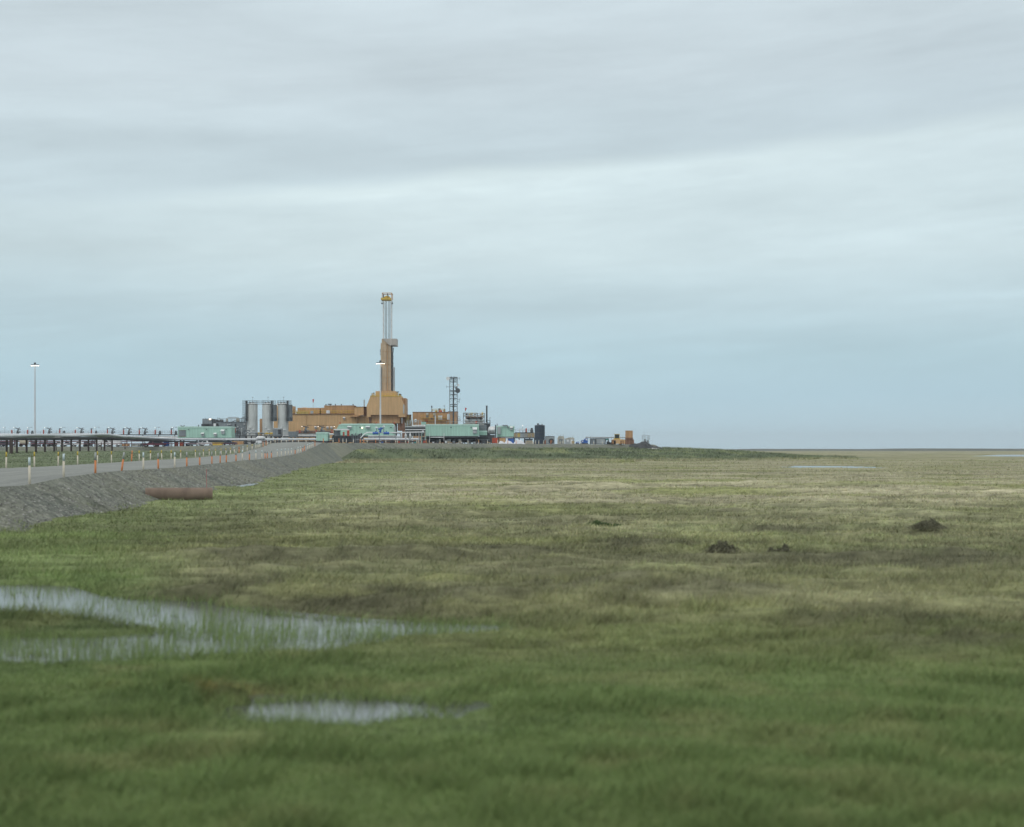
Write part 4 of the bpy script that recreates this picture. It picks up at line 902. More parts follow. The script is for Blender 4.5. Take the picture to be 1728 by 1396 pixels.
# ---- orange power modules right of the rig
D = 575; gz = 4.9
pm = thing('power_module', 'worn orange plant building with white doors between the rig and the lattice tower', 'industrial building', (X_(733,D),D+5,gz))
mb = MB(); bx(mb,696.3,755.8,695.8,748,D,10); mb.obj('wall','orange2',pm)
mb = MB(); bx(mb,755.85,771.6,695,748,D-.6,10); mb.obj('side_wing','orange2',pm)
mb = MB(); bx(mb,696,756,695.2,695.75,D-.25,10.4); bx(mb,755.9,772,694.4,694.95,D-.8,10.4); mb.obj('roof_edge','rust',pm)
for a0,a1,q0,q1,c in ((739,746.4,700.8,708,'white'),(754.3,758.8,698.8,708.4,'white')):
    mb = MB(); bx(mb,a0,a1,q0,q1,D-.75,.12); d_ = mb.obj('door',c,pm); mb = MB(); bx(mb,(a0+a1)/2-.2,(a0+a1)/2+.2,q0+.3,q1-.3,D-.8,.04); mb.obj('door_gap','grey',d_)
for a0,a1,q0,q1 in ((718.8,723.2,697,701),(731,735,697.2,701)):
    mb = MB(); bx(mb,a0,a1,q0,q1,D-.5,.49); mb.obj('louvre','beige',pm); mb = MB(); bx(mb,a0+.3,a1-.3,q1+.1,q1+4,D-.25,.24); mb.obj('duct','grey',pm)
mb = MB(); bx(mb,726.5,730,705.6,707,D-.3,.28); mb.obj('name_plate','blue',pm)
mb = MB(); bx(mb,717,722,708.6,712,D-.3,.28); mb.obj('fire_cabinet','red',pm)
for q in (703.5,708.3): mb = MB(); mb.rail(X_(711,D),D-1.0,X_(754,D),D-1.0,Z_(q+1.2,D),h=.9,r=.06,step=3,mid=False); mb.box(X_(711,D),X_(754,D),D-1.05,D-.3,Z_(q+1.7,D),Z_(q+1.4,D)); mb.obj('railing','yellow',pm)
mb = MB(); mb.cage(X_(728,D),X_(750,D),D+1,D+7,Z_(695.2,D),h=1.2,r=.07); mb.obj('railing','paleyellow',pm)
mb = MB(); mb.tube((X_(741,D),D+3,Z_(695.2,D)),(X_(741,D),D+3,Z_(689,D)),.45,8); mb.obj('exhaust','dgrey',pm)
mb = MB(); mb.tube((X_(742.5,D),D+3,Z_(695.2,D)),(X_(742.5,D),D+3,Z_(691.6,D)),.8,10,.5); mb.obj('exhaust','redcloth',pm)
mb = MB(); mb.box(X_(733.8,D),X_(737.5,D),D+2,D+4,Z_(695.2,D),Z_(692.6,D)); mb.box(X_(748,D),X_(749.5,D),D+2,D+4,Z_(695.2,D),Z_(690.8,D)); mb.obj('roof_unit','yellow',pm)
mb = MB(); mb.tube((X_(728.3,D),D+1,Z_(695.2,D)),(X_(728.3,D),D+1,Z_(684,D)),.09,5); mb.box(X_(728.3,D)-.3,X_(728.3,D)+.3,D+.9,D+1.2,Z_(688,D),Z_(685.6,D)); mb.obj('camera_mast','dgrey',pm)
mb = MB(); mb.tube((X_(750.3,D),D+1,Z_(695.2,D)),(X_(750.3,D),D+1,Z_(683.6,D)),.07,5); mb.tube((X_(748.4,D),D+1,Z_(684.2,D)),(X_(750.3,D),D+1,Z_(686,D)),.12,5); mb.obj('camera_mast','lgrey',pm)
mb = MB(); mb.box(X_(772,D),X_(777.5,D),D+1,D+3,Z_(709.4,D),Z_(708.6,D)); mb.rail(X_(772,D),D+1,X_(776,D),D+1,Z_(708.6,D),h=1.3,r=.06,step=1.2); mb.obj('landing','rust',pm)
D = 582; ym = thing('shale_bin', 'small yellow and orange bin tucked behind the right foot of the rig', 'storage bin', (X_(688,D),D,gz))
mb = MB(); mb.prism([(X_(680,D),Z_(748,D)),(X_(694,D),Z_(748,D)),(X_(694,D),Z_(712,D)),(X_(692.8,D),Z_(708,D)),(X_(692.8,D),Z_(700.4,D)),(X_(684.8,D),Z_(700.4,D)),(X_(680,D),Z_(712,D))],D,D+5); mb.obj('hopper','paleyellow',ym)
mb = MB(); bx(mb,684.8,693,699.8,700.35,D-.2,5.4); bx(mb,690.8,693.2,700.4,708,D-.15,.14); mb.obj('rim','rust',ym)
D = 530; mb = MB(); mb.tube((X_(734.6,D),D,Z_(748,D)),(X_(734.6,D),D,Z_(701.5,D)),.27,10,.2); o = mb.obj('steel_post','pipe',None,(X_(734.6,D),D,4.9)); tag(o,'plain pale steel post standing before the worn orange building','post')
# ---- lattice communications tower
D = 560; tw = thing('radio_tower', 'grey lattice radio tower with dishes and a thick central mast', 'radio tower', (X_(765,D),D+1.6,gz))
xa, xb, xc = X_(758.8,D), X_(771.6,D), X_(765,D); zt = Z_(637,D)
legs = [(xa,D),(xb,D),(xc,D+3.0)]
for x,y in legs: mb = MB(); mb.tube((x,y,gz),(x,y,zt),.13,6); mb.obj('leg','grey',tw)
mb = MB(); k = 22
for j in range(k):
    z0 = gz+(zt-gz)*j/k; z1 = gz+(zt-gz)*(j+1)/k
    for a_ in range(3):
        p, q = legs[a_], legs[(a_+1)%3]; 
        if j % 2: p, q = q, p
        mb.tube((*p,z0),(*q,z1),.042,4)
        if j % 3 == 0: mb.tube((*p,z1),(*q,z1),.06,4)
mb.obj('lattice_bracing','grey',tw)
mb = MB(); mb.tube((xc,D+1.2,gz),(xc,D+1.2,Z_(639,D)),.42,10,.2); mb.obj('cable_mast','dgrey',tw)
mb = MB()
for q, rr_ in ((638,1.7),(641.3,1.5),(644.5,1.4),(659,1.6),(661.2,1.3),(665.5,1.4),(673,1.0),(683,1.1),(686,1.3)):
    z_ = Z_(q,D); 
    for a_ in range(3):
        p, q_ = legs[a_], legs[(a_+1)%3]; mb.tube((*p,z_),(*q_,z_),.14,4)
    mb.box(xc-rr_,xc+rr_,D+.2,D+2.2,z_-.06,z_+.06)
mb.obj('platforms','dgrey',tw)
mb = MB(); mb.cage(xa,xb,D,D+2.8,Z_(641,D),h=1.1,r=.05); mb.obj('railing','dgrey',tw)
for px, q, rr_, c in ((756,639,.75,'white'),(772.6,659.5,.95,'dgrey'),(770,655,.5,'grey'),(773.5,650,.45,'white')):
    x, z_ = X_(px,D), Z_(q,D); mb = MB(); mb.tube((x,D-.5,z_),(x,D-.15,z_),rr_,14,rr_*.35); mb.tube((x,D-.2,z_),(xa if px < 765 else xb,D,z_),.08,5); mb.obj('dish',c,tw)
for px, q0, q1 in ((775.8,636,641),(776,672,676),(753.6,651,655),(761.5,634.5,640),(766,634.5,640),(775,675.5,680)):
    x = X_(px,D); e = xa if px < 765 else xb; zm = Z_((q0+q1)/2,D); mb = MB(); mb.tube((x,D,Z_(q0,D)),(x,D,Z_(q1,D)),.06,5); mb.tube((x,D,zm),(e,D,zm),.06,5); mb.obj('aerial','dgrey',tw)
# ---- silver vessel, stack, tank end
D = 530; vs_ = thing('separator_vessel', 'long silver horizontal vessel on a steel frame with railed deck above', 'pressure vessel', (X_(800,D),D+2,gz))
x0,x1 = X_(783.2,D),X_(817,D); zc = Z_(709.5,D); r_ = 4.2/F*D*1.15
mb = MB(); mb.revx([(0,.05),(.3,r_*.7),(.9,r_),(x1-x0-.9,r_),(x1-x0-.3,r_*.7),(x1-x0,.05)],x0,D+2,zc,20); mb.obj('vessel_shell','silver',vs_,smooth=True)
mb = MB(); 
for p in (791,805,811): x = X_(p,D); mb.revx([(0,r_+.02),(0,r_+.07),(.25,r_+.07),(.25,r_+.02)],x,D+2,zc,20)
mb.obj('strap','dgrey',vs_)
mb = MB(); bx(mb,783,816,714.2,719,D+.3,3.6); mb.obj('saddle','beige',vs_)
mb = MB(); bx(mb,802,806.8,711,715.5,D-.25,.2); mb.obj('warning_sign','red',vs_)
mb = MB(); bx(mb,785,817,703.4,704.6,D-.2,4.4); mb.obj('deck','rust',vs_)
mb = MB(); x2,x3 = X_(782,D),X_(817.5,D); mb.cage(x2,x3,D-.3,D+4.3,Z_(704.3,D),h=1.5,r=.06,step=1.7); mb.cage(x2,X_(805,D),D,D+4,Z_(700.3,D),h=.8,r=.06,step=2.2)
mb.obj('railing','lgrey',vs_)
for p in (782,794.5,806,817.5): mb = MB(); mb.tube((X_(p,D),D-.3,Z_(748,D)),(X_(p,D),D-.3,Z_(697.4,D)),.13,5); mb.obj('frame_column','grey',vs_)
for p,q,c in ((787,699,'dgrey'),(793,699.5,'paleyellow'),(796,698,'paleyellow'),(801,698.5,'beige'),(811,699,'silver'),(814,697.5,'paleyellow'),(790,701,'grey')):
    mb = MB(); x = X_(p,D); mb.tube((x,D+2,Z_(703.4,D)),(x,D+2,Z_(q,D)),.35,8,.2); mb.ball((x,D+2,Z_(q,D)),.42,8,5); mb.obj('relief_valve',c,vs_)
mb = MB(); mb.tube((x0,D-.1,Z_(701.8,D)),(x1,D-.1,Z_(701.8,D)),.22,8); mb.tube((x0+1,D-.6,Z_(714,D)),(x1+1,D-.6,Z_(714,D)),.14,6); mb.obj('header_pipe','silver',vs_)
windsock(786, 688.6, 693.2, 700, 534, 'small red windsock blowing above the silver vessel deck', -.9)
D = 536; st = thing('exhaust_stack', 'tall thin dark chimney just right of the silver vessel', 'chimney', (X_(821.4,D),D,gz))
mb = MB(); mb.tube((X_(821.4,D),D,gz),(X_(821.4,D),D,Z_(685.5,D)),.36,12,.30); mb.obj('flue','dgrey',st,smooth=True)
mb = MB(); mb.tube((X_(821.4,D),D,Z_(685.6,D)),(X_(821.4,D),D,Z_(684.8,D)),.42,12,.42); mb.obj('flue_cap','black',st)
D = 534; hs = thing('heater_skid', 'dark boxy heater unit with railed platform at the foot of the thin chimney', 'heater', (X_(823,D),D,gz))
mb = MB(); bx(mb,809,827,714.5,748,D+1.2,4); mb.obj('heater_box','dgrey',hs); mb = MB(); mb.cage(X_(820,D),X_(827,D),D-.2,D+4,Z_(716,D),h=1.5,r=.07,step=1.3); mb.obj('railing','dgrey',hs)
mb = MB(); mb.tube((X_(826.5,D),D,Z_(716,D)),(X_(826.5,D),D,Z_(705.5,D)),.05,5); mb.box(X_(826,D),X_(828,D),D-.1,D+.1,Z_(705.8,D),Z_(705,D)); mb.obj('area_light','dgrey',hs)
D = 518; te = thing('horizontal_tank', 'short fat white horizontal tank between two seafoam green modules', 'tank', (X_(829,D),D+1.5,gz))
mb = MB(); w_ = X_(835.2,D)-X_(823,D); mb.revx([(0,.05),(.15,.9),(.5,1.35),(w_-.1,1.45),(w_,1.35),(w_,.05)],X_(823,D),D+1.4,Z_(726.3,D),20); mb.obj('tank_shell','silver',te,smooth=True)
mb = MB(); bx(mb,825,835,734,748,D+.5,2); mb.tube((X_(836.4,D),D+1,Z_(748,D)),(X_(836.4,D),D+1,Z_(717,D)),.2,6); mb.obj('saddle','dgrey',te)
# ---- crates on a deck, and the small wellheads above them
D = 500; dk_ = thing('crate_rack', 'dark raised steel deck right of the rightmost green module', 'steel deck', (X_(885,D),D+2,gz))
mb = MB(); bx(mb,866.5,903,738.2,739.6,D,4.5); bx(mb,869,901,729.8,730.9,D+.3,4); mb.obj('deck','dgrey',dk_)
mb = MB(); mb.rail(X_(870,D),D+.4,X_(899,D),D+.4,Z_(729.8,D),h=1.1,r=.05,step=1.6); mb.obj('railing','grey',dk_)
for p in (868,876,885,894,902): mb = MB(); mb.tube((X_(p,D),D+.1,gz-.2),(X_(p,D),D+.1,Z_(739.6,D)),.2,6); mb.obj('leg','pile',dk_)
for i,(a0,a1,c,cc) in enumerate(((867,872.3,'tan','tan'),(872.7,878.2,'paleyellow','straw yellow'),(878.6,884.6,'lgrey','pale grey'),(885,890,'beige','beige'),(890.3,896.6,'tan','tan'),(897,902,'tan','tan'))):
    cr = thing('storage_crate', ('x'), 'crate', (X_((a0+a1)/2,D),D,Z_(738.2,D)), 'storage crates in a row on the dark deck')
    cr['label'] = ['tan crate at the left end of the crate row on the dark deck','straw yellow crate in the row of crates on the dark deck','pale grey crate in the row of crates on the dark deck','greyish beige crate in the row of crates on the dark deck','tan crate second from the right end of the crate row','tan crate at the right end of the crate row beside the navy tank'][i]
    mb = MB(); bx(mb,a0,a1,731.3,738,D+.1,2); mb.obj('crate_box',c,cr); mb = MB(); bx(mb,a0+.1,a0+.5,731.4,737.9,D+.02,.075); bx(mb,a1-.5,a1-.1,731.4,737.9,D+.02,.075); bx(mb,a0,a1,730.95,731.25,D+.05,2.1); mb.obj('crate_frame','rust' if i%2 else 'dgrey',cr)
# ---- navy tank
D = 478; gzr = padz(911,D); nv = thing('storage_tank', 'dark navy upright cylindrical storage tank, tallest thing on the right of the plant', 'tank', (X_(911,D),D+1.8,gzr))
w_ = 8.6/F*D; x = X_(911,D); zt = Z_(718.3,D)
mb = MB(); mb.rev([(w_,gzr),(w_,zt),(w_*.9,zt+.15),(.05,zt+.35)],x,D+w_,28); mb.obj('tank_shell','navy',nv,smooth=True)
mb = MB(); 
for q in (719,724,730,736,742): z_ = Z_(q,D); mb.rev([(w_+.01,z_-.08),(w_+.07,z_-.07),(w_+.07,z_+.07),(w_+.01,z_+.08)],x,D+w_,28)
mb.obj('band','dgrey',nv); mb = MB(); mb.tube((x-.6,D+w_,zt+.1),(x-.6,D+w_,zt+.75),.3,8); mb.tube((x+.8,D+w_,zt+.1),(x+.8,D+w_,zt+.5),.2,8); mb.obj('roof_nozzle','dgrey',nv)
def container(name, label, cat, p0, p1, q0, D, dep, c, q1=None, trim='dgrey'):
    g = padz((p0+p1)/2, D); r = thing(name, label, cat, (X_((p0+p1)/2,D),D+dep/2,g)); z1 = Z_(q0,D); z0 = g+.25 if q1 is None else Z_(q1,D)
    x0,x1 = X_(p0,D),X_(p1,D); mb = MB(); mb.box(x0+.08,x1-.08,D+.08,D+dep-.08,z0,z1-.08); mb.obj('container_box',c,r)
    mb = MB()
    for xx in (x0,x1-.15):
        for yy in (D,D+dep-.15): mb.box(xx,xx+.15,yy,yy+.15,g,z1)
    for zz in (z0-.1,z1-.14): mb.box(x0+.15,x1-.15,D,D+.13,zz,zz+.14); mb.box(x0+.15,x1-.15,D+dep-.13,D+dep,zz,zz+.14)
    mb.obj('corner_frame',trim,r)
    mb = MB(); k = max(2,int((x1-x0)/.55))
    for i in range(1,k): xx = x0+(x1-x0)*i/k; mb.box(xx-.06,xx+.06,D+.02,D+.077,z0+.1,z1-.16)
    mb.obj('ribs',c,r); return r
container('shipping_container','grey-green container directly right of the navy tank','container',920.5,935.6,736.2,486,2.6,'lgrey')
D = 480; r = thing('coil_rack','dark rounded coil lying against the grey-green container','coil',(X_(931,D),D,padz(931,D)))
mb = MB(); mb.tube((X_(930.5,D),D,padz(931,D)+.95),(X_(930.5,D),D+1.2,padz(931,D)+.95),.95,16); mb.obj('coil','dgrey',r); mb = MB(); mb.tube((X_(930.5,D),D-.08,padz(931,D)+.95),(X_(930.5,D),D-.005,padz(931,D)+.95),.4,12); mb.obj('hub','rust',r)
for i,(p0,p1,q0,lab) in enumerate(((941,952.4,736.2,'beige gabled site cabin standing alone right of the grey-green container'),(954.2,969,738.5,'wider pale site cabin with antenna, right of the beige gabled cabin'))):
    D = 500; g = padz(p0,D); r = thing('site_cabin',lab,'cabin',(X_((p0+p1)/2,D),D,g)); x0,x1 = X_(p0,D),X_(p1,D)
    mb = MB(); mb.box(x0,x1,D,D+3,g,Z_(741 if i == 0 else 742,D)); mb.obj('wall','beige' if i == 0 else 'lgrey',r)
    mb = MB(); m0 = x0+(x1-x0)*(.15 if i == 0 else .35); m1_ = x1-(x1-x0)*.12
    mb.prism([(x0-.1,Z_(741 if i == 0 else 742,D)+.003),(x1+.1,Z_(741 if i == 0 else 742,D)+.003),(x1,Z_(739.6,D)),(m1_,Z_(q0-.2,D)),(m0,Z_(q0,D)),(x0,Z_(740.3,D))],D-.1,D+3.1); mb.obj('roof','beige',r)
    mb = MB(); mb.tube((x1-.4,D+1,Z_(738,D)),(x1-.4,D+1,Z_(q0-3.5,D)),.05,5); mb.tube((m0+.6,D+1,Z_(738,D)),(m0+.6,D+1,Z_(q0-2,D)),.05,5); mb.obj('antenna','grey',r)
    mb = MB(); mb.box(x0+.5,x0+1.2,D-.06,D-.01,g+.9,g+1.7); mb.box(x1-1.3,x1-.5,D-.06,D-.01,g+.1,g+1.9); mb.obj('door','white' if i else 'grey',r)
    mb = MB(); mb.box(x1-.9-.0,x1+.08,D-.5,D-.1,g+.2,g+1.2); mb.obj('service_box','beige' if i == 0 else 'tan',r)
# blue machines
D = 500
for p0,p1,q0,lab in ((972,977,745.6,'low dark blue pump skid right of the pale cabin'),(980,985,742.6,'mid height blue machine left of the taller blue machine'),(984.6,992,739.8,'taller blue machine beside the dark end container')):
    g = padz(p0,D); r = thing('pump_unit',lab,'machine',(X_((p0+p1)/2,D),D,g)); x0,x1 = X_(p0,D),X_(p1,D); z1 = Z_(q0,D)
    mb = MB(); mb.prism([(x0,g+.4),(x1,g+.4),(x1,z1),(x0+(x1-x0)*.45,z1),(x0,g+.4+(z1-g-.4)*.6)],D,D+1.6); mb.obj('engine_cover','blue',r)
    mb = MB(); mb.box(x0-.1,x1+.1,D-.1,D+1.7,g,g+.38); mb.obj('skid','dgrey',r); mb = MB(); mb.box(x0+(x1-x0)*.5,x1-.2,D-.04,D-.005,z1-.7,z1-.2); mb.obj('window','white',r)
container('shipping_container','dark grey-brown container right of the blue machines','container',996.2,1005,740,505,2.6,'grey')
container('shipping_container','long pale grey container left of the teal box','container',1005.4,1021.2,739.8,506,2.6,'lgrey')
container('storage_box','teal green box between the pale container and the orange loader','storage box',1021.5,1027.5,740,498,2,'teal',742.8)
D = 512; g = padz(1025,D); r = thing('yard_rack','dark low rack of gear under and beside the teal box','rack',(X_(1027,D),D,g)); mb = MB()
for i in range(8): p = random.uniform(1022,1034); x = X_(p,D); mb.box(x-.5,x+.5,D-8,D-7,g,g+random.uniform(.6,1.6))
mb.obj('gear','dgrey',r)
D = 560; r = thing('distant_pipe_rack','faint far pipe rack running left of the tall orange box','pipe rack',(X_(1015,D),D,4.9)); mb = MB(); mb.tube((X_(988,D),D,Z_(738,D)),(X_(1056,D),D,Z_(738.2,D)),.14,5); mb.tube((X_(988,D),D+1,Z_(739,D)),(X_(1056,D),D+1,Z_(739,D)),.1,5); mb.obj('pipe','lgrey',r)
for p in range(990,1056,6): mb = MB(); mb.tube((X_(p,D),D,4.7),(X_(p,D),D,Z_(737,D)),.09,5); mb.obj('leg','lgrey',r)
# orange wheel loader seen from the front
D = 505; g = padz(1043,D); r = thing('wheel_loader','orange wheel loader with green tinted cab parked facing the camera','wheel loader',(X_(1042,D),D+2,g)); x = X_(1042,D)
mb = MB(); mb.prism([(x-1.2,g+.7),(x+1.2,g+.7),(x+1.1,g+2.1),(x-1.1,g+2.1)],D+1,D+5); mb.obj('body','yellow',r)
mb = MB(); mb.prism([(x-.85,g+2.11),(x+.85,g+2.11),(x+.75,g+3.5),(x-.75,g+3.5)],D+2,D+3.8); cb = mb.obj('cab','glass',r); mb = MB(); mb.box(x-.95,x+.95,D+1.9,D+3.9,g+3.51,g+3.68); mb.obj('roof','paleyellow',cb)
mb = MB()
for sx_ in (-.88,.76): mb.box(x+sx_,x+sx_+.12,D+1.9,D+1.99,g+2.1,g+3.5)
mb.obj('cab_pillars','paleyellow',cb)
for sx_ in (-1.6,1.0):
    mb = MB(); mb.tube((x+sx_,D+1.2,g+.75),(x+sx_+.6,D+1.2,g+.75),.75,16); mb.obj('wheel','tyre',r); mb = MB(); mb.tube((x+sx_,D+4.4,g+.75),(x+sx_+.6,D+4.4,g+.75),.75,16); mb.obj('wheel','tyre',r)
mb = MB(); mb.prism([(x-2.0,g+.15),(x+2.6,g+.15),(x+2.7,g+1.5),(x+2.2,g+1.75),(x-1.7,g+1.75),(x-2.1,g+1.5)],D-.9,D-.2); mb.obj('bucket','orange',r)
mb = MB(); mb.tube((x-.7,D-.2,g+.9),(x-.7,D+1.4,g+1.9),.16,6); mb.tube((x+.7,D-.2,g+.9),(x+.7,D+1.4,g+1.9),.16,6); mb.obj('lift_arm','yellow',r)
for i,(p0,p1,q0,lab) in enumerate(((1032.5,1036,743.5,'worn orange steel bin left of the wheel loader'),(1047.6,1053,744,'worn orange steel bin right of the wheel loader'))): container('steel_bin',lab,'steel bin',p0,p1,q0,500,2,'orange2',None,'rust')
# tall orange box on a base
D = 540; g = 4.9; r = thing('orange_tower_box','tall plain orange block standing alone at the right end of the pad','steel structure',(X_(1062,D),D+1.5,g))
mb = MB(); bx(mb,1056.3,1067.8,727.2,738.6,D,3); mb.obj('upper_box','orange2',r); mb = MB(); bx(mb,1056,1068.2,738.64,741.8,D-.1,3.2); mb.obj('middle_band','rust',r); mb = MB(); bx(mb,1055,1070,741.84,750,D+.1,2.8); mb.obj('base','rust',r)
mb = MB(); bx(mb,1056,1068.1,726.8,727.15,D-.08,3.16); mb.obj('top_edge','orange',r)
# riprap heap, pale fan and scaffold
def heap(name, label, cat, p0, p1, D, dep, prof, m, am=.25, kind=None):
    nx__, ny__ = 90, 26; x0,x1 = X_(p0,D),X_(p1,D); xs = np.linspace(x0,x1,nx__); ts = np.linspace(-1,1,ny__)
    g = prof[0]; P_ = np.array(prof[1]); hz = np.interp(864+xs/D*F, P_[:,0], H+(HY-P_[:,1])/F*D)
    Xg = np.repeat(xs[None,:],ny__,0); Yg = D+dep/2+ts[:,None]*dep/2+0*Xg; shape = np.clip(1-np.abs(ts[:,None])**1.6,0,1)
    Zg = g+(np.maximum(hz[None,:]-g,0))*shape+(fbm(Xg/.8+3,Yg/.8,3)-.5)*am*3*shape-.1
    o = grid_obj(name, np.stack([Xg.ravel()-(x0+x1)/2,Yg.ravel()-D,Zg.ravel()-g],1), quads(ny__,nx__), M[m]); o.location = ((x0+x1)/2,D,g)
    o.data.polygons.foreach_set('use_smooth', np.zeros(len(o.data.polygons),bool)); return tag(o,label,cat,None,kind)
heap('rock_heap','dark heap of rock and dirt at the right tip of the pad','rock pile',1045,1121,505,12,(2.8,[(1045,757),(1056,752),(1070,749),(1078,748),(1086,745),(1092,744),(1098,748),(1102,752),(1112,753.4),(1118,755),(1121,757.5)]),'darkrock',.3)
heap('gravel_fan','pale strip of washed gravel at the foot of the dark heap','gravel spill',1088,1124,500,8,(2.6,[(1088,759),(1096,756.6),(1104,755.6),(1112,756.5),(1124,759.6)]),'palegravel',.1)
D = 508; g = 3.5; r = thing('scaffold_frame','thin pale scaffold frame standing on the dark rock heap','scaffold',(X_(1092,D),D,g)); mb = MB()
for p in (1087,1091,1095,1097.3):
    for yy in (D+4,D+6.5): mb = MB(); mb.tube((X_(p,D),yy,g),(X_(p,D),yy,Z_(734 if p != 1089 else 727,D)),.05,5); mb.obj('upright','lgrey',r)
mb = MB()
for q in (734.5,739): mb.cage(X_(1086,D),X_(1098,D),D+4,D+6.5,Z_(q,D)-.6,h=.6,r=.045,mid=False)
mb.tube((X_(1088.7,D),D+4,Z_(740,D)),(X_(1088.7,D),D+4,Z_(727,D)),.05,5); mb.obj('cross_rails','lgrey',r)
mb = MB(); mb.box(X_(1089,D),X_(1092,D),D+4,D+6,Z_(748,D),Z_(741,D)); mb.box(X_(1094,D),X_(1096.6,D),D+4,D+6,Z_(749,D),Z_(743,D)); mb.obj('gear_box','grey',r)
# ---- small yard goods at the pad edge
D = 470
def tarp(label, p0, p1, q0, c='tarp', D=462):
    g = padz(p0,D); o = heap('tarp_pile', label, 'tarp', p0, p1, D, 3, (g,[(p0,748.5),(p0+(p1-p0)*.2,q0+1.2),(p0+(p1-p0)*.42,q0),(p0+(p1-p0)*.75,q0+1.8),(p1,748.5)]), c, .1); return o
tarp('pale blue-grey tarpaulin heap left of the two white tarp heaps',840.5,852,743.5,'pipe'); tarp('white tarpaulin heap below the rightmost green module',850,866,743,'tarp',463); tarp('white peaked tarpaulin heap under the crate deck',866,886,741.6,'tarp',461)
r = container('skip_bin','rusty red skip standing just left of the tarpaulin heaps','skip',830,841,738.6,466,2.4,'red',None,'rust'); 
container('steel_bin','orange steel bin behind the pale blue-grey tarp','steel bin',842,853.5,738.8,468,2.4,'orange',None,'rust')
container('steel_bin','blue steel bin under the rightmost green module','steel bin',857,868,739.6,468,2.2,'blue',None,'navy')
container('steel_bin','navy blue bin below the crate deck','steel bin',886,899,740.5,496,2.2,'navy',None,'navy')
D = 474; r = thing('lumber_stack','low stack of tan and grey boards under the crate deck','lumber',(X_(893,D),D,padz(893,D)))
for i in range(5): mb = MB(); g = padz(893,D); mb.box(X_(886+i*.6,D),X_(901-i*.3,D),D+.1*i,D+1.5-.1*i,g+i*.24,g+i*.24+.2); mb.obj('board','tan' if i%2 else 'beige',r)
# clutter of crates, spools and pipework under the modules: each one its own thing
clut = [(556,'red','red drum',746),(600,'grey','',745),(645,'blue','',744.5),(672,'red','',744),(689,'red','',744.5),(700,'teal','',745),(716,'red','',743),(731,'white','',745),(738,'dgrey','',743.5),(752,'white','',743),(765,'grey','',743.5),(779,'white','',745.5),(790,'dgrey','',744),(800,'lgrey','',745),(815,'dgrey','',742),(824,'tan','',745.5)]
names = {'red':'red','grey':'mid grey','blue':'blue','teal':'teal','white':'white','dgrey':'charcoal','lgrey':'pale grey','tan':'tan'}; cc_ = {}
for px,c,_,q0 in clut:
    i = cc_.get(c,0); cc_[c] = i+1
    container('gear_crate', f'small {names[c]} crate under the green modules, {ordn(i)} {names[c]} one from left','crate',px-random.uniform(1.5,3),px+random.uniform(2,4.5),q0,460+random.uniform(0,12),1.4,c)['group'] = 'gear crates under the green modules'
# black steel understructure below the longest module
D = 503; r = thing('under_frame','dark steel frame and pipework filling the space below the longest green module','steel frame',(X_(765,D),D,gz))
for q,rr_,c in ((738,.22,'dgrey'),(739.6,.3,'black'),(741.2,.16,'grey'),(743,.22,'dgrey')):
    mb = MB(); mb.tube((X_(712,D),D+1.5,Z_(q,D)),(X_(826,D),D+1.5,Z_(q,D)),rr_,6); mb.obj('pipe',c,r)
for i,p in enumerate(range(714,828,5)):
    mb = MB(); mb.box(X_(p,D)-.14,X_(p,D)+.14,D+1.9,D+2.2,gz-.1,Z_(737,D)); mb.obj('upright','black',r)
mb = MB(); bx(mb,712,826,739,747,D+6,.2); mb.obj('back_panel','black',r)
# ---- big white flowlines with blue pumps
D = 455; g = padz(660,D); wp = thing('flowline', 'bright white pipeline with a bent down left end crossing below the rig', 'pipeline', (X_(660,D),D,g))
zz = Z_(730.2,D); mb = MB(); mb.path([(X_(609,D),D-1,Z_(739.6,D)),(X_(613,D),D-.6,Z_(735,D)),(X_(616.5,D),D-.2,Z_(731.8,D)),(X_(620.5,D),D,zz),(X_(660,D),D,zz),(X_(712,D),D,Z_(729.4,D))],.17,8); mb.obj('pipe','white',wp)
mb = MB(); mb.path([(X_(662,D),D+.8,Z_(731,D)),(X_(672,D),D+.8,zz-.1),(X_(676,D),D+.7,Z_(732.5,D)),(X_(677,D),D+.6,Z_(740,D))],.2,8); mb.obj('pipe','lgrey',wp)
for p in (640,668,690,708): mb = MB(); mb.tube((X_(p,D),D,g-.1),(X_(p,D),D,zz-.17),.12,6); mb.obj('support','grey',wp)
for p,lab in ((634,'left one of two blue barrel pumps on the white pipeline'),(652.3,'right one of two blue barrel pumps on the white pipeline')):
    r = thing('blue_pump',lab,'pump',(X_(p,D),D,Z_(733,D)),'blue barrel pumps on the white pipeline'); w_ = 4.7/F*D
    mb = MB(); mb.revx([(-w_,.05),(-w_,.45),(-w_*.8,.47),(-w_*.75,.40),(w_*.75,.40),(w_*.8,.47),(w_,.45),(w_,.05)],X_(p,D),D-.65,Z_(731.4,D),14); mb.obj('pump_body','blue',r)
    mb = MB(); mb.tube((X_(p,D),D-.65,Z_(731.4,D)+.38),(X_(p,D),D-.65,Z_(731.4,D)+.75),.14,8); mb.obj('nozzle','blue',r)
r = thing('pump_motor','upright blue pump motor standing between the two blue barrel pumps','pump',(X_(642.5,D),D,Z_(731,D))); mb = MB(); mb.tube((X_(641.5,D),D-.7,Z_(730,D)),(X_(643.4,D),D-.7,Z_(721.5,D)),.38,10,.3); mb.obj('motor','blue',r)
mb = MB(); mb.tube((X_(638.5,D),D-.6,Z_(724.5,D)),(X_(646.5,D),D-.6,Z_(722.8,D)),.28,8); mb.obj('flange','blue',r)
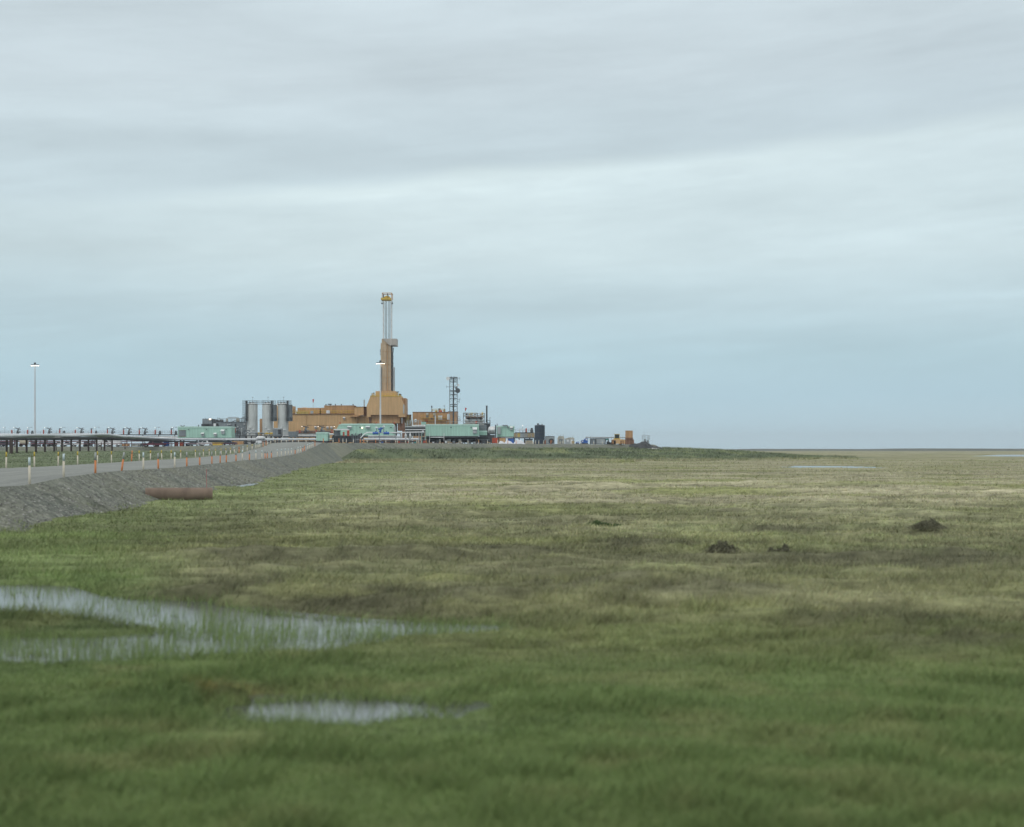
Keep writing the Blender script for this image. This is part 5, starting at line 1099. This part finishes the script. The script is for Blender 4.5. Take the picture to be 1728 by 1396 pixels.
for p,q,c,lab in ((635.6,722,'white','white capped valve actuator above the left blue pump'),(647.6,720,'white','white domed valve actuator right of the upright blue motor')):
    r = thing('valve_actuator',lab,'valve',(X_(p,D),D,zz)); mb = MB(); mb.tube((X_(p,D),D,zz),(X_(p,D),D,Z_(q,D)),.13,6); mb.obj('stem','grey',r); mb = MB(); mb.ball((X_(p,D),D,Z_(q,D)),.42,10,6,.7); mb.obj('cap',c,r)
for q in (736,738.3):
    D = 458; mb = MB(); mb.tube((X_(621,D),D,Z_(q,D)),(X_(676,D),D,Z_(q+.4,D)),.16,8); mb.tube((X_(640,D),D+.05,Z_(q,D)),(X_(640,D),D+.05,padz(640,D)),.1,5); o = mb.obj('flowline','lgrey' if q > 737 else 'silver',None,(X_(650,D),D,padz(650,D))); tag(o, 'thin silver pipe running just below the white pipeline' if q < 737 else 'pale grey pipe, lowest of the lines below the two blue pumps','pipeline')
for i,p in enumerate((684.7,692.3)):
    D = 457; r = thing('hanging_vessel',('left' if i == 0 else 'right')+' one of two white hanging filter vessels below the white pipeline','filter vessel',(X_(p,D),D,Z_(742,D)),'white filter vessels'); mb = MB(); mb.rev([(.03,Z_(742,D)),(.22,Z_(741,D)),(.34,Z_(738,D)),(.34,Z_(734,D)),(.2,Z_(732.6,D)),(.14,Z_(731,D)),(.14,Z_(729.9,D))],X_(p,D),D-.3,12); mb.obj('vessel_body','white',r,smooth=True)
    mb = MB(); mb.rev([(.35,Z_(737.4,D)),(.38,Z_(737.3,D)),(.38,Z_(736.9,D)),(.35,Z_(736.8,D))],X_(p,D),D-.3,12); mb.obj('clamp_ring','grey',r)
# stair and pipe frame right of the rig foot
D = 490; r = thing('stair_frame','grey steel stair and pipe frame between the rig and the longest module','steel frame',(X_(697,D),D,gz))
for p,q in ((684,714),(687,709.6),(692,709.6),(697,709.6),(702,709.6),(706,709.6),(711,712),(717,716)): mb = MB(); mb.tube((X_(p,D),D,gz-.1),(X_(p,D),D,Z_(q,D)),.10,5); mb.obj('upright','lgrey',r)
mb = MB(); mb.rail(X_(687,D),D,X_(711,D),D,Z_(715,D),h=1.15,r=.07,step=1.1); mb.rail(X_(683.5,D),D,X_(692,D),D,Z_(719,D),h=1.0,r=.06,step=1.1); mb.tube((X_(692,D),D+.6,Z_(726,D)),(X_(687,D),D+.6,Z_(713,D)),.1,5); mb.obj('railing','lgrey',r)
for q,c,rr_ in ((718.6,'white',.22),(720.8,'lgrey',.2),(723,'black',.3),(725.4,'white',.2),(727.2,'black',.25)):
    mb = MB(); mb.tube((X_(684+(q>722)*0+(q<720)*11,D),D-.4,Z_(q,D)),(X_(718,D),D-.4,Z_(q-.3,D)),rr_,8); mb.obj('pipe',c,r)
mb = MB(); mb.ball((X_(701.5,D),D-.5,Z_(709.6,D)),.5,8,5); mb.box(X_(700,D),X_(703,D),D-.9,D-.1,Z_(713,D),Z_(711,D)); mb.ball((X_(714,D),D-.7,Z_(729.4,D)),.55,8,5); mb.obj('valve_head','silver',r)
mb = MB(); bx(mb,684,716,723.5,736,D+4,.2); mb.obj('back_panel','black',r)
container('control_box','small seafoam green cabinet above the stair frame','cabinet',711,718.5,712,492,2,'green',716.5,'green')
mb = MB(); mb.rail(X_(753,515),515,X_(784,515),515,Z_(715.8,515),h=.9,r=.06,step=1.5,mid=False); o = mb.obj('roof_railing','lgrey',None,(X_(768,515),515,Z_(715.8,515))); tag(o,'low pale handrail behind the roof of the longest green module','railing')
# flat-roofed shelter with red drums
D = 470; g = padz(575,D); r = thing('open_shelter','open sided shelter with a thin white sloping roof beside two red drums','shelter',(X_(575,D),D,g))
mb = MB(); mb.prism([(X_(562.5,D),Z_(725.6,D)),(X_(564,D),Z_(724.2,D)),(X_(584,D),Z_(723.8,D)),(X_(589.5,D),Z_(725.6,D)),(X_(588.5,D),Z_(726.2,D)),(X_(566,D),Z_(726,D))],D-.4,D+3); mb.obj('roof','white',r)
for p in (564,574,588): mb = MB(); mb.tube((X_(p,D),D,Z_(744,D)),(X_(p,D),D,Z_(725.8,D)),.12,6); mb.obj('post','dgrey',r)
mb = MB(); bx(mb,564.4,573,726.6,736,D+1.4,1); mb.obj('panel','grey',r); mb = MB(); mb.revx([(0,.1),(.3,.32),(1.6,.3),(2,.05)],X_(554,D),D-.2,Z_(733,D),10); mb.obj('canister','white',r)
mb = MB(); bx(mb,560,600,736,744,D+1.5,.3); bx(mb,558,600,744,745,D-.5,3); mb.obj('base','dgrey',r)
for p,q0,rr_,lab in ((580.2,729,.30,'shorter red drum standing under the open white-roofed shelter'),(587.8,726.4,.42,'taller orange-red cylinder at the right edge of the open shelter')):
    z0 = Z_(736,D); rr = thing('gas_cylinder',lab,'drum',(X_(p,D),D-.3,z0)); mb = MB(); mb.rev([(rr_,z0),(rr_,Z_(q0,D)-.1),(rr_*.6,Z_(q0,D)),(.02,Z_(q0,D)+.02)],X_(p,D),D-.3,12); mb.obj('drum_body','red',rr,smooth=True); mb = MB(); mb.rev([(rr_+.005,z0+.5),(rr_+.03,z0+.52),(rr_+.03,z0+.6),(rr_+.005,z0+.62)],X_(p,D),D-.3,12); mb.obj('hoop','rust',rr)
D = 466; r = thing('skid_pipework','low tangle of dark pipes and handrail right of the red drums','pipework',(X_(602,D),D,padz(602,D)))
for i in range(9): mb = MB(); p = 594+i*2; q = random.uniform(730,737); mb.tube((X_(p,D),D,Z_(748,D)),(X_(p,D),D,Z_(q,D)),.12,6); mb.ball((X_(p,D),D,Z_(q,D)),.28,8,5); mb.obj('riser','grey' if i%2 else 'dgrey',r)
mb = MB(); bx(mb,593,613,738,741,D+.3,1.2); mb.rail(X_(592,D),D-.2,X_(612,D),D-.2,Z_(738,D),h=1,r=.06,step=1.4); mb.obj('deck','dgrey',r)
# ---- pipe rack: comes from the left, bends and runs across in front of the plant
PR = [(-185,300),(-121.8,336),(-118.5,436),(-113,472),(-98,485),(-60,478),(-31,474)]
def rack_z(x, y): return float(np.interp(y, [300,336,360,392,412,436,472,480], [6.55,6.45,6.55,7.1,7.25,6.95,6.45,6.45])) if x < -112 else 6.45
rk = thing('pipe_rack','long low steel pipe rack carrying grey pipes across the plant front','pipe rack',(-118,430,2.6))
pts = []
for (a0,b0),(a1,b1) in zip(PR,PR[1:]):
    k = max(1,int(math.hypot(a1-a0,b1-b0)/4))
    for i in range(k): pts.append((a0+(a1-a0)*i/k, b0+(b1-b0)*i/k))
pts.append(PR[-1])
for off, r_, dz, c in ((-2.1,.34,0,'pipe'),(-1.1,.30,.02,'pipe'),(-.1,.38,.05,'lgrey'),(1.0,.30,0,'pipe'),(2.0,.34,.02,'silver')):
    mb = MB(); Q = []
    for i,(x,y) in enumerate(pts):
        xa_,ya_ = pts[max(0,i-1)]; xb_,yb_ = pts[min(len(pts)-1,i+1)]; L_ = math.hypot(xb_-xa_,yb_-ya_); nx__,ny__ = -(yb_-ya_)/L_,(xb_-xa_)/L_
        wob = (.35*math.sin(i*.5+off*1.9) if (y < 430 and x < -112) else 0)
        Q.append((x+nx__*off, y+ny__*off, rack_z(x,y)+dz+wob*.5))
    mb.path(Q,r_,10); mb.obj('pipe',c,rk,smooth=True)
for off in (-2.6,2.6):
  mb = MB()
  for i in range(len(pts)-1):
    if i == 0:
      NB = []
      for j,(x,y) in enumerate(pts): (xa_,ya_),(xb_,yb_) = pts[max(0,j-1)],pts[min(len(pts)-1,j+1)]; L_ = math.hypot(xb_-xa_,yb_-ya_); NB.append((x-(yb_-ya_)/L_*off, y+(xb_-xa_)/L_*off, rack_z(x,y)-.75))
    mb.tube(NB[i],NB[i+1],.28,4)
  mb.obj('side_beam','black',rk)
spots = [(-121.5,y,.27) for y in (342,349,356,363,370,377.5,384,392,400,408,416,424,432)]
spots += [(-108,480,.3),(-100,484,.3)]+[(X_(p,480),480,.42) for p in (342,427)]+[(X_(p,474),474,.3) for p in (462,500)]+[(X_(p,475),476,.22) for p in (540,585,620,660,700)]+[(X_(19,330),330,.42)]
for x,y,r_ in spots:
    g = gz1(x,y) if x < -100 and y < 450 else (padz(864+x/y*F,y)-.3)
    mb = MB(); z1 = rack_z(x,y)-.9; mb.tube((x,y,g-.2),(x,y,z1),r_,8); mb.obj('leg','pile',rk); mb = MB(); 
    if x < -112: mb.box(x-2.9,x+3.0,y-.2,y+.2,z1-.28,z1)
    else: mb.box(x-.2,x+.2,y-2.9,y+2.9,z1-.28,z1)
    mb.obj('cross_beam','black',rk)
# back rows of legs to the left
D = 455; r = thing('small_pipe_rack','thin dark red conduit line on short stakes in front of the parked trucks','conduit',(X_(200,D),D,4.0))
mb = MB(); mb.tube((X_(-20,D),D,Z_(749.4,D)),(X_(400,D),D,Z_(748.3,D)),.09,6); mb.obj('conduit','conduit',r)
mb = MB(); mb.tube((X_(-20,D),D+.4,Z_(745.6,D)),(X_(215,D),D+.4,Z_(745.9,D)),.06,6); mb.obj('conduit','conduit',r)
for p in (95,171,211,245,290,392): mb = MB(); mb.tube((X_(p,D),D,2.6),(X_(p,D),D,Z_(747,D)),.17,6); mb.obj('stake','pile',r)
# ---- raised well row with its walkway
D = 600; zd = Z_(733.2,D)
wr = thing('well_walkway','long raised grating walkway with handrails behind the pipe rack on the left','walkway',(X_(150,D),D,4.0))
mb = MB(); bx(mb,-40,299,733,734.2,D,3.5); mb.obj('deck','dgrey',wr)
mb = MB(); mb.rail(X_(-40,D),D+.1,X_(299,D),D+.1,zd,h=1.4,r=.05,step=3.4); mb.rail(X_(-40,D),D+3.4,X_(299,D),D+3.4,zd,h=1.4,r=.05,step=6.8); mb.obj('railing','grey',wr)
for i,p in enumerate(range(-30,300,27)): mb = MB(); mb.tube((X_(p,D),D+1,3.8),(X_(p,D),D+1,Z_(734.3,D)),.25,6); mb.obj('leg','pile',wr)
for q,c,p0,p1 in ((736.2,'white',150,300),(738.2,'silver',-40,300),(735.2,'lgrey',-40,170),(740.6,'silver',-40,170),(739.8,'white',235,300)):
    mb = MB(); mb.tube((X_(p0,D),D+.6,Z_(q,D)),(X_(p1,D),D+.6,Z_(q,D)),.20,8); mb.obj('pipe',c,wr)
wr2 = thing('well_walkway','shorter raised walkway with brown mesh panels below the long orange building','walkway',(X_(530,530),530,4.9)); D = 530
mb = MB(); bx(mb,500,566,731.2,732.2,D,3); mb.obj('deck','dgrey',wr2); mb = MB(); bx(mb,500,560,727.2,731.1,D+2.8,.1); mb.obj('mesh_panel','rust',wr2)
mb = MB(); mb.rail(X_(500,D),D,X_(566,D),D,Z_(731.2,D),h=1.1,r=.05,step=2.6); mb.obj('railing','grey',wr2)
for p in range(502,566,10): mb = MB(); mb.tube((X_(p,D),D+1,4.7),(X_(p,D),D+1,Z_(732.2,D)),.2,6); mb.obj('leg','pile',wr2)
for q,c in ((733.6,'lgrey'),(735.6,'white'),(737.4,'dgrey')): mb = MB(); mb.tube((X_(478,D),D-.5,Z_(q,D)),(X_(540,D),D-.5,Z_(q,D)),.2,8); mb.obj('pipe',c,wr2)
def red_casing(px, D, z0, label, top, h=2.0):
    x = X_(px,D); r = thing('well_casing',label,'wellhead',(x,D+1.2,z0),'red well casings'); mb = MB(); mb.rev([(.30,z0),(.30,z0+h*.86),(.2,z0+h*.9),(.12,z0+h)],x,D+1.2,12); mb.obj('casing','red',r,smooth=True)
    mb = MB(); mb.rev([(.34,z0),(.36,z0+.02),(.36,z0+.2),(.31,z0+.22)],x,D+1.2,12); mb.obj('flange','rust',r)
    if top: mb = MB(); mb.ball((x,D+1.2,z0+h+.25),.38,8,5,.8); mb.tube((x-.3,D+1.2,z0+h+.5),(x+.8,D+1.2,z0+h+.35),.13,5); mb.obj('valve','dgrey',r)
    return r
def tree(px, D, z0, label, big=True):
    x = X_(px,D); r = thing('valve_tree' if big else 'capped_wellhead',label,'wellhead valves',(x,D+1.4,z0),'wellhead valve clusters' if big else 'dark well caps'); y = D+1.4
    mb = MB(); mb.rev([(.45,z0),(.55,z0+.1),(.55,z0+.9),(.38,z0+1.1),(.38,z0+1.5),(.05,z0+1.6)],x,y,12); mb.obj('valve_body','dgrey',r)
    if big:
        mb = MB(); mb.tube((x-.9,y-.3,z0+2.7),(x+1.3,y-.3,z0+2.1),.17,6); mb.tube((x+.2,y,z0+1.5),(x+.2,y,z0+2.5),.3,8); mb.tube((x-.3,y-.2,z0+1.4),(x+.9,y-.2,z0+2.9),.12,6); mb.obj('valve_arms','dgrey',r)
        mb = MB(); mb.tube((x+.3,y-.5,z0+1.7),(x+.3,y-.35,z0+1.7),.45,12); mb.tube((x+1.0,y-.5,z0+1.0),(x+1.0,y-.35,z0+1.0),.35,12); mb.obj('handwheel','grey',r)
    return r
for i,(px,top) in enumerate(((-8,0),(18.3,0),(44.9,0),(72,0),(99.2,1),(125.6,0),(152.8,1),(180,1),(207.2,1),(233.8,1),(260.7,0),(288,1))):
    red_casing(px,600,zd,f'red well casing on the raised walkway, {ordn(max(0,i-1))} from left' if i else 'red well casing beyond the left end of the walkway',top)
for i,px in enumerate((28,81,135.4,188,216,243)): tree(px,600,zd,f'dark branching valve cluster on the raised walkway, {ordn(i)} large one from left')
for i,px in enumerate((52.7,106.5,160.7,268.5,295.5)): tree(px,600,zd,f'short dark rounded well cap on the raised walkway, {ordn(i)} from left',False)
z2 = Z_(731.2,530)
for i,px in enumerate((505,532.6,559.6)): red_casing(px,530,z2,f'red well casing before the long orange building, {ordn(i)} from left',0,1.3)
for i,px in enumerate((514.5,541.7)): tree(px,530,z2,('left' if i == 0 else 'right')+' dark valve cluster before the long orange building')
red_casing(888,502,Z_(729.8,502),'lone red well casing above the row of crates',0,1.5); tree(897.5,502,Z_(729.8,502),'dark well cap above the crates beside the navy tank',False)
D = 498; mb = MB(); bx(mb,876,883.5,723.6,725,D,1); mb.box(X_(876,D),X_(876.6,D),D,D+.3,Z_(729.7,D),Z_(725,D)); mb.box(X_(883,D),X_(883.5,D),D,D+.3,Z_(729.7,D),Z_(725,D)); o = mb.obj('pipe_bench','white',None,(X_(880,D),D,Z_(729.8,D))); tag(o,'white bench-like pipe bracket above the row of crates','bracket')
# small area lamps on thin poles along the well row
for i,(px,two) in enumerate(((8,0),(25,0),(48.5,1),(77.5,0),(104.8,1),(131.8,0),(162,1),(185.5,0),(213,0),(240,0),(263.5,1),(292.5,1))):
    D = 603; x = X_(px,D); z0 = zd; zt = Z_(721.3,D); r = thing('walkway_lamp',f'tiny white lamp on a thin pole over the left walkway, {ordn(i)} from left','lamp post',(x,D,z0),'small lamps over the well row')
    mb = MB(); mb.tube((x,D,z0),(x,D,zt),.05,5); mb.tube((x-.5,D,zt),(x+.5,D,zt),.04,4); mb.obj('pole','grey',r)
    mb = MB(); mb.ball((x-.45,D-.1,zt-.05),.15,8,5,.7); mb.obj('bulb','lampw',r)
    if two: mb = MB(); mb.box(x+.8,x+1.5,D-.1,D+.1,zt-.05,zt+.12); mb.tube((x,D,zt),(x+.9,D,zt),.04,4); mb.obj('lamp_shade','dgrey',r)
for i,px in enumerate((509.6,537,564,882)):
    D = 532 if px < 800 else 503; x = X_(px,D); z0 = z2 if px < 800 else Z_(729.8,D); zt = Z_(720 if px < 800 else 718.5,D); r = thing('walkway_lamp',f'tiny white lamp on a thin pole, {ordn(i)} from left among those near the orange building' if px < 800 else 'tiny white lamp on a thin pole above the row of crates','lamp post',(x,D,z0),'small lamps over the well row')
    mb = MB(); mb.tube((x,D,z0),(x,D,zt),.05,5); mb.obj('pole','grey',r); mb = MB(); mb.ball((x,D-.1,zt),.17,8,5,.8); mb.obj('bulb','lampw',r)
# ---- parked vehicles under the rack
def pickup(px, D, c, label, L=5.6, flip=1, kind='pickup'):
    x = X_(px,D); g = padz(px,D); r = thing({'pickup':'pickup_truck','van':'van','suv':'parked_car'}[kind],label,{'pickup':'pickup truck','van':'van','suv':'car'}[kind],(x,D+1,g)); h = L/2
    P_ = lambda l: [(x+flip*a*h, g+b_) for a,b_ in l]
    if kind == 'pickup': body = [(-1,.55),(1,.55),(1,1.0),(.93,1.08),(.5,1.15),(.32,1.2),(-.2,1.2),(-1,1.2)]; cab = [(.42,1.17),(.22,1.8),(-.16,1.83),(-.24,1.21)]
    elif kind == 'van': body = [(-1,.5),(1,.5),(1,1.0),(.8,1.25),(-1,1.25)]; cab = [(.8,1.26),(.55,2.25),(.45,2.35),(-.98,2.35),(-1,1.26)]
    else: body = [(-1,.5),(1,.5),(1,.95),(.9,1.05),(.45,1.12),(-1,1.12)]; cab = [(.45,1.13),(.2,1.72),(-.8,1.75),(-.95,1.13)]
    if flip < 0: body = body[::-1]; cab = cab[::-1]
    mb = MB(); mb.prism(P_(body),D,D+1.95); mb.obj('body',c,r); mb = MB(); mb.prism(P_(cab),D+.12,D+1.83); cb = mb.obj('cab',c,r)
    if kind == 'van': win = [(.66,1.35),(.5,2.05),(.2,2.05),(.2,1.35)]
    elif kind == 'pickup': win = [(.33,1.24),(.18,1.72),(-.12,1.74),(-.17,1.24)]
    else: win = [(.36,1.18),(.16,1.62),(-.74,1.64),(-.84,1.18)]
    if flip < 0: win = win[::-1]
    mb = MB(); mb.prism(P_(win),D+.08,D+.117); mb.obj('window','glass',cb)
    for s in (-.62,.62):
        for yy in (D-.02,D+1.72): mb = MB(); mb.tube((x+s*h,yy,g+.38),(x+s*h,yy+.25,g+.38),.38,14); w = mb.obj('wheel','tyre',r)
        mb = MB(); mb.tube((x+s*h,D-.05,g+.38),(x+s*h,D-.022,g+.38),.2,10); mb.obj('hubcap','lgrey',r)
    mb = MB(); xx = x+flip*h*1.0; mb.box(min(xx,xx+flip*.12),max(xx,xx+flip*.12),D,D+1.95,g+.45,g+.7); mb.obj('bumper','dgrey',r)
    return r
pickup(174,462,'white','white van parked under the pipe rack, left one of two side by side',5.0,1,'van')
pickup(189,464,'white','white crew van right of the other white van under the rack',5.2,-1,'van')
pickup(330,466,'grey','grey pickup truck parked under the left green module',5.2,1)
pickup(346,463,'white','white pickup truck facing left under the long green module',5.6,-1)
pickup(98,470,'white','white pickup truck parked behind the dark rack legs at far left',5.4,1)
pickup(133,472,'white','white pickup truck with dark bed left of the white vans',5.6,-1)
pickup(268,470,'conduit','dark maroon car under the pipe rack left of the blue container',4.8,1,'suv')
pickup(255,474,'conduit','dark maroon pickup truck left of the maroon car',5.4,-1)
pickup(10,474,'navy','dark blue car parked at the far left edge',4.8,1,'suv')
pickup(385,468,'navy','dark navy pickup left of the tan box container',5.2,1)
pickup(112,476,'grey','dark grey pickup truck behind the rack legs beside the white pickup',5.4,1)
D = 466; g = padz(38,D); r = thing('tank_trailer','cream oval tank trailer parked at far left under the rack','tank trailer',(X_(38,D),D+1,g))
mb = MB(); w_ = X_(45.8,D)-X_(31.6,D); mb.revx([(0,.05),(.1,.75),(.35,.95),(w_-.35,.95),(w_-.1,.75),(w_,.05)],X_(31.6,D),D+1.1,g+1.55,18); mb.obj('tank','paleyellow' if 0 else 'tarp',r,smooth=True); M['cream'] = mat('cream_paint',(.66,.62,.46),.5); r.children[0].data.materials[0] = M['cream']
mb = MB(); mb.box(X_(31.6,D)-.3,X_(45.8,D)+.8,D+.3,D+1.9,g+.45,g+.62); mb.obj('chassis','dgrey',r)
for p in (34,36,44): mb = MB(); mb.tube((X_(p,D),D,g+.42),(X_(p,D),D+.4,g+.42),.42,14); mb.obj('wheel','tyre',r)
# long dark trailer rigs behind the left legs
for i,(p0,p1,lab) in enumerate(((52,92,'long red-brown flatbed trailer behind the rack legs at left'),(140,163,'short black trailer left of the white vans'))):
    D = 468; g = padz(p0,D); r = thing('flatbed_trailer',lab,'trailer',(X_((p0+p1)/2,D),D+1,g)); mb = MB(); mb.box(X_(p0,D),X_(p1,D),D,D+2.3,g+.85,g+1.1); mb.obj('bed','conduit' if i == 0 else 'black',r)
    for j in range(4 if i == 0 else 2): p = p0+3+j*(2.6 if j < 2 else 9); mb = MB(); mb.tube((X_(p,D),D,g+.42),(X_(p,D),D+.5,g+.42),.42,14); mb.obj('wheel','tyre',r)
    mb = MB(); mb.box(X_(p0+1,D),X_(p0+8,D),D+.3,D+2,g+1.11,g+1.9); mb.box(X_(p0+12,D),X_(p1-1,D),D+.4,D+1.8,g+1.11,g+(1.45 if i == 0 else 2.0)); mb.obj('load','dgrey',r)
container('shipping_container','small bright blue container under the pipe rack','container',275.5,283.5,745.8,470,2.2,'blue',None,'blue')
container('shipping_container','low orange container right of the white vans under the rack','container',205.5,216,748.5,472,2.2,'orange2',None,'rust')
container('shipping_container','green box directly right of the white vans','container',197,203,746.5,474,2.2,'green')
container('shipping_container','low pale box right of the low orange container','container',221,234,749.5,472,2.2,'beige')
container('steel_bin','orange-red bin, left of the pair right of the blue container','steel bin',294.5,298.6,746.5,470,2,'red',None,'rust')
container('steel_bin','orange-red bin, right of the pair right of the blue container','steel bin',302.8,307,746.5,470,2,'red',None,'rust')
container('shipping_container','tan orange container under the pipe rack near the road bend','container',391,409.5,744.6,473,2.4,'orange2',None,'orange')
D = 460; g = padz(366,D); r = thing('dump_skip','open yellow skip with sloping ends under the long green module','skip',(X_(366,D),D+1,g)); mb = MB(); mb.prism([(X_(359.5,D),g+.05),(X_(373,D),g+.05),(X_(376,D),g+.95),(X_(357.5,D),g+.95)],D,D+1.9); mb.obj('skip_body','yellow',r); mb = MB(); mb.box(X_(357,D),X_(376.5,D),D-.08,D+1.98,g+.955,g+1.05); mb.obj('rim','paleyellow',r)
D = 466; g = padz(437,D); r = thing('white_trailer','small white box trailer under the rack where the road bends','trailer',(X_(435.8,D),D+1,g)); mb = MB(); mb.prism([(X_(431.5,D),g+.6),(X_(440.5,D),g+.6),(X_(440.5,D),Z_(744.3,D)),(X_(439.5,D),Z_(743.6,D)),(X_(432,D),Z_(743.6,D)),(X_(431.5,D),Z_(744.2,D))],D,D+2); mb.obj('trailer_box','white',r)
for p in (434,438): mb = MB(); mb.tube((X_(p,D),D-.1,g+.35),(X_(p,D),D+.2,g+.35),.35,12); mb.obj('wheel','tyre',r)
D = 479; r = thing('pipe_cover','white domed insulation cover sitting on top of the pipe rack','pipe cover',(X_(439,D),D,6.9)); mb = MB(); mb.revx([(0,.05),(.15,.35),(.6,.62),(2.3,.62),(2.8,.35),(3,.05)],X_(431.5,D),D+.6,6.95,14); mb.obj('cover_shell','white',r,smooth=True)
# clutter of small crates beneath the rack, left part
for i,(px,c,q0) in enumerate(((3,'dgrey',747),(22,'white',748.5),(63,'black',750),(86,'black',747.6),(150,'black',747),(240,'dgrey',748.8),(316,'navy',748.6),(420,'lgrey',749),(414,'navy',747.6))):
    cn_ = {'dgrey':'charcoal','white':'white','black':'black','navy':'navy','lgrey':'pale grey'}[c]; 
    container('gear_crate',f'{cn_} gear crate under the left pipe rack, {ordn(i)} from left','crate',px-3,px+3.5,q0,478,1.6,c)['group'] = 'gear crates under the left pipe rack'
# extra pile row, far left background
D = 600; r = thing('back_pipeline','dark pipeline on piles crossing behind the parked vehicles','pipeline',(X_(150,585),585,4.0)); D = 585
for q,c,rr_ in ((741.8,'dgrey',.3),(744.6,'conduit',.16)): mb = MB(); mb.tube((X_(-30,D),D,Z_(q,D)),(X_(300,D),D,Z_(q,D)),rr_,8); mb.obj('pipe',c,r)
for p in range(-20,300,22): mb = MB(); mb.tube((X_(p,D),D,3.8),(X_(p,D),D,Z_(742,D)),.14,6); mb.obj('leg','pile',r)
# ---- dwarf willow shrubs
def shrub(px, py, w, h, label, col=(.14,.138,.092), n=8000):
    D = H*F/(py-HY); x0 = X_(px,D); hw = w/F*D/2; hh = h/F*D*.8; g = gz1(x0,D)
    k = n; nb = 9; bi = RNG.integers(0, nb, k); bx0 = RNG.normal(0, .48, nb); by0 = RNG.normal(0, .3, nb); br = .25+.25*RNG.random(nb); bh = (.35+.6*RNG.random(nb))*np.exp(-bx0**2*.8)
    t = RNG.random(k)*2*np.pi; q = np.abs(RNG.normal(0, .6, k)); X = (bx0[bi]+q*np.cos(t)*br[bi])*hw; Y = (by0[bi]+q*np.sin(t)*br[bi])*hw; top = hh*bh[bi]*np.exp(-q*q*.9)*1.25; Zz = top*RNG.random(k)**.7
    s = .012+.022*RNG.random(k); d1 = RNG.normal(0,1,(k,3)); d1 /= np.linalg.norm(d1,axis=1)[:,None]; d2 = RNG.normal(0,1,(k,3)); d2 /= np.linalg.norm(d2,axis=1)[:,None]
    c = np.stack([X,Y,Zz],1); V = np.stack([c-d1*s[:,None], c+d1*s[:,None], c+d2*s[:,None]*1.3],1).reshape(-1,3)
    cc = np.repeat(np.array(col)[None,:]*(.5+1.1*RNG.random((k,1))),3,0)
    r = thing('dwarf_shrub',label,'shrub',(x0,D,g)); o = grid_obj('foliage',V,np.arange(k*3).reshape(-1,3),M['blade'],cc); o.parent = r
    mb = MB()
    for i in range(9): a_ = i*.7; mb.tube((x0,D,g-.05),(x0+math.cos(a_)*hw*.5,D+math.sin(a_)*hw*.3,g+hh*.35),.012,4,.004)
    mb.obj('twigs','rust',r)
shrub(1215,940,84,36,'dark low shrub in the tussocks right of centre, wider of the close pair')
shrub(1321,936,72,28,'dark low shrub just right of the widest dark one')
shrub(1562,906,100,19,'broad flat dark shrub far to the right among dry tussocks')
shrub(1010,886,84,11,'fresh green low shrub patch in the middle distance',(.075,.12,.045))

# ---- thin damp air
hz = MB(); hz.box(-22000,22000,-40,7100,-2.6,78); hm = bpy.data.materials.new('thin_haze'); hm.use_nodes = True; t = hm.node_tree; t.nodes.clear()
pv = t.nodes.new('ShaderNodeVolumePrincipled'); pv.inputs['Color'].default_value = (.86,.93,.98,1); pv.inputs['Density'].default_value = .00010; pv.inputs['Anisotropy'].default_value = .1
mo = t.nodes.new('ShaderNodeOutputMaterial'); t.links.new(pv.outputs[0], mo.inputs['Volume'])
tag(hz.obj('haze', hm), kind='stuff')
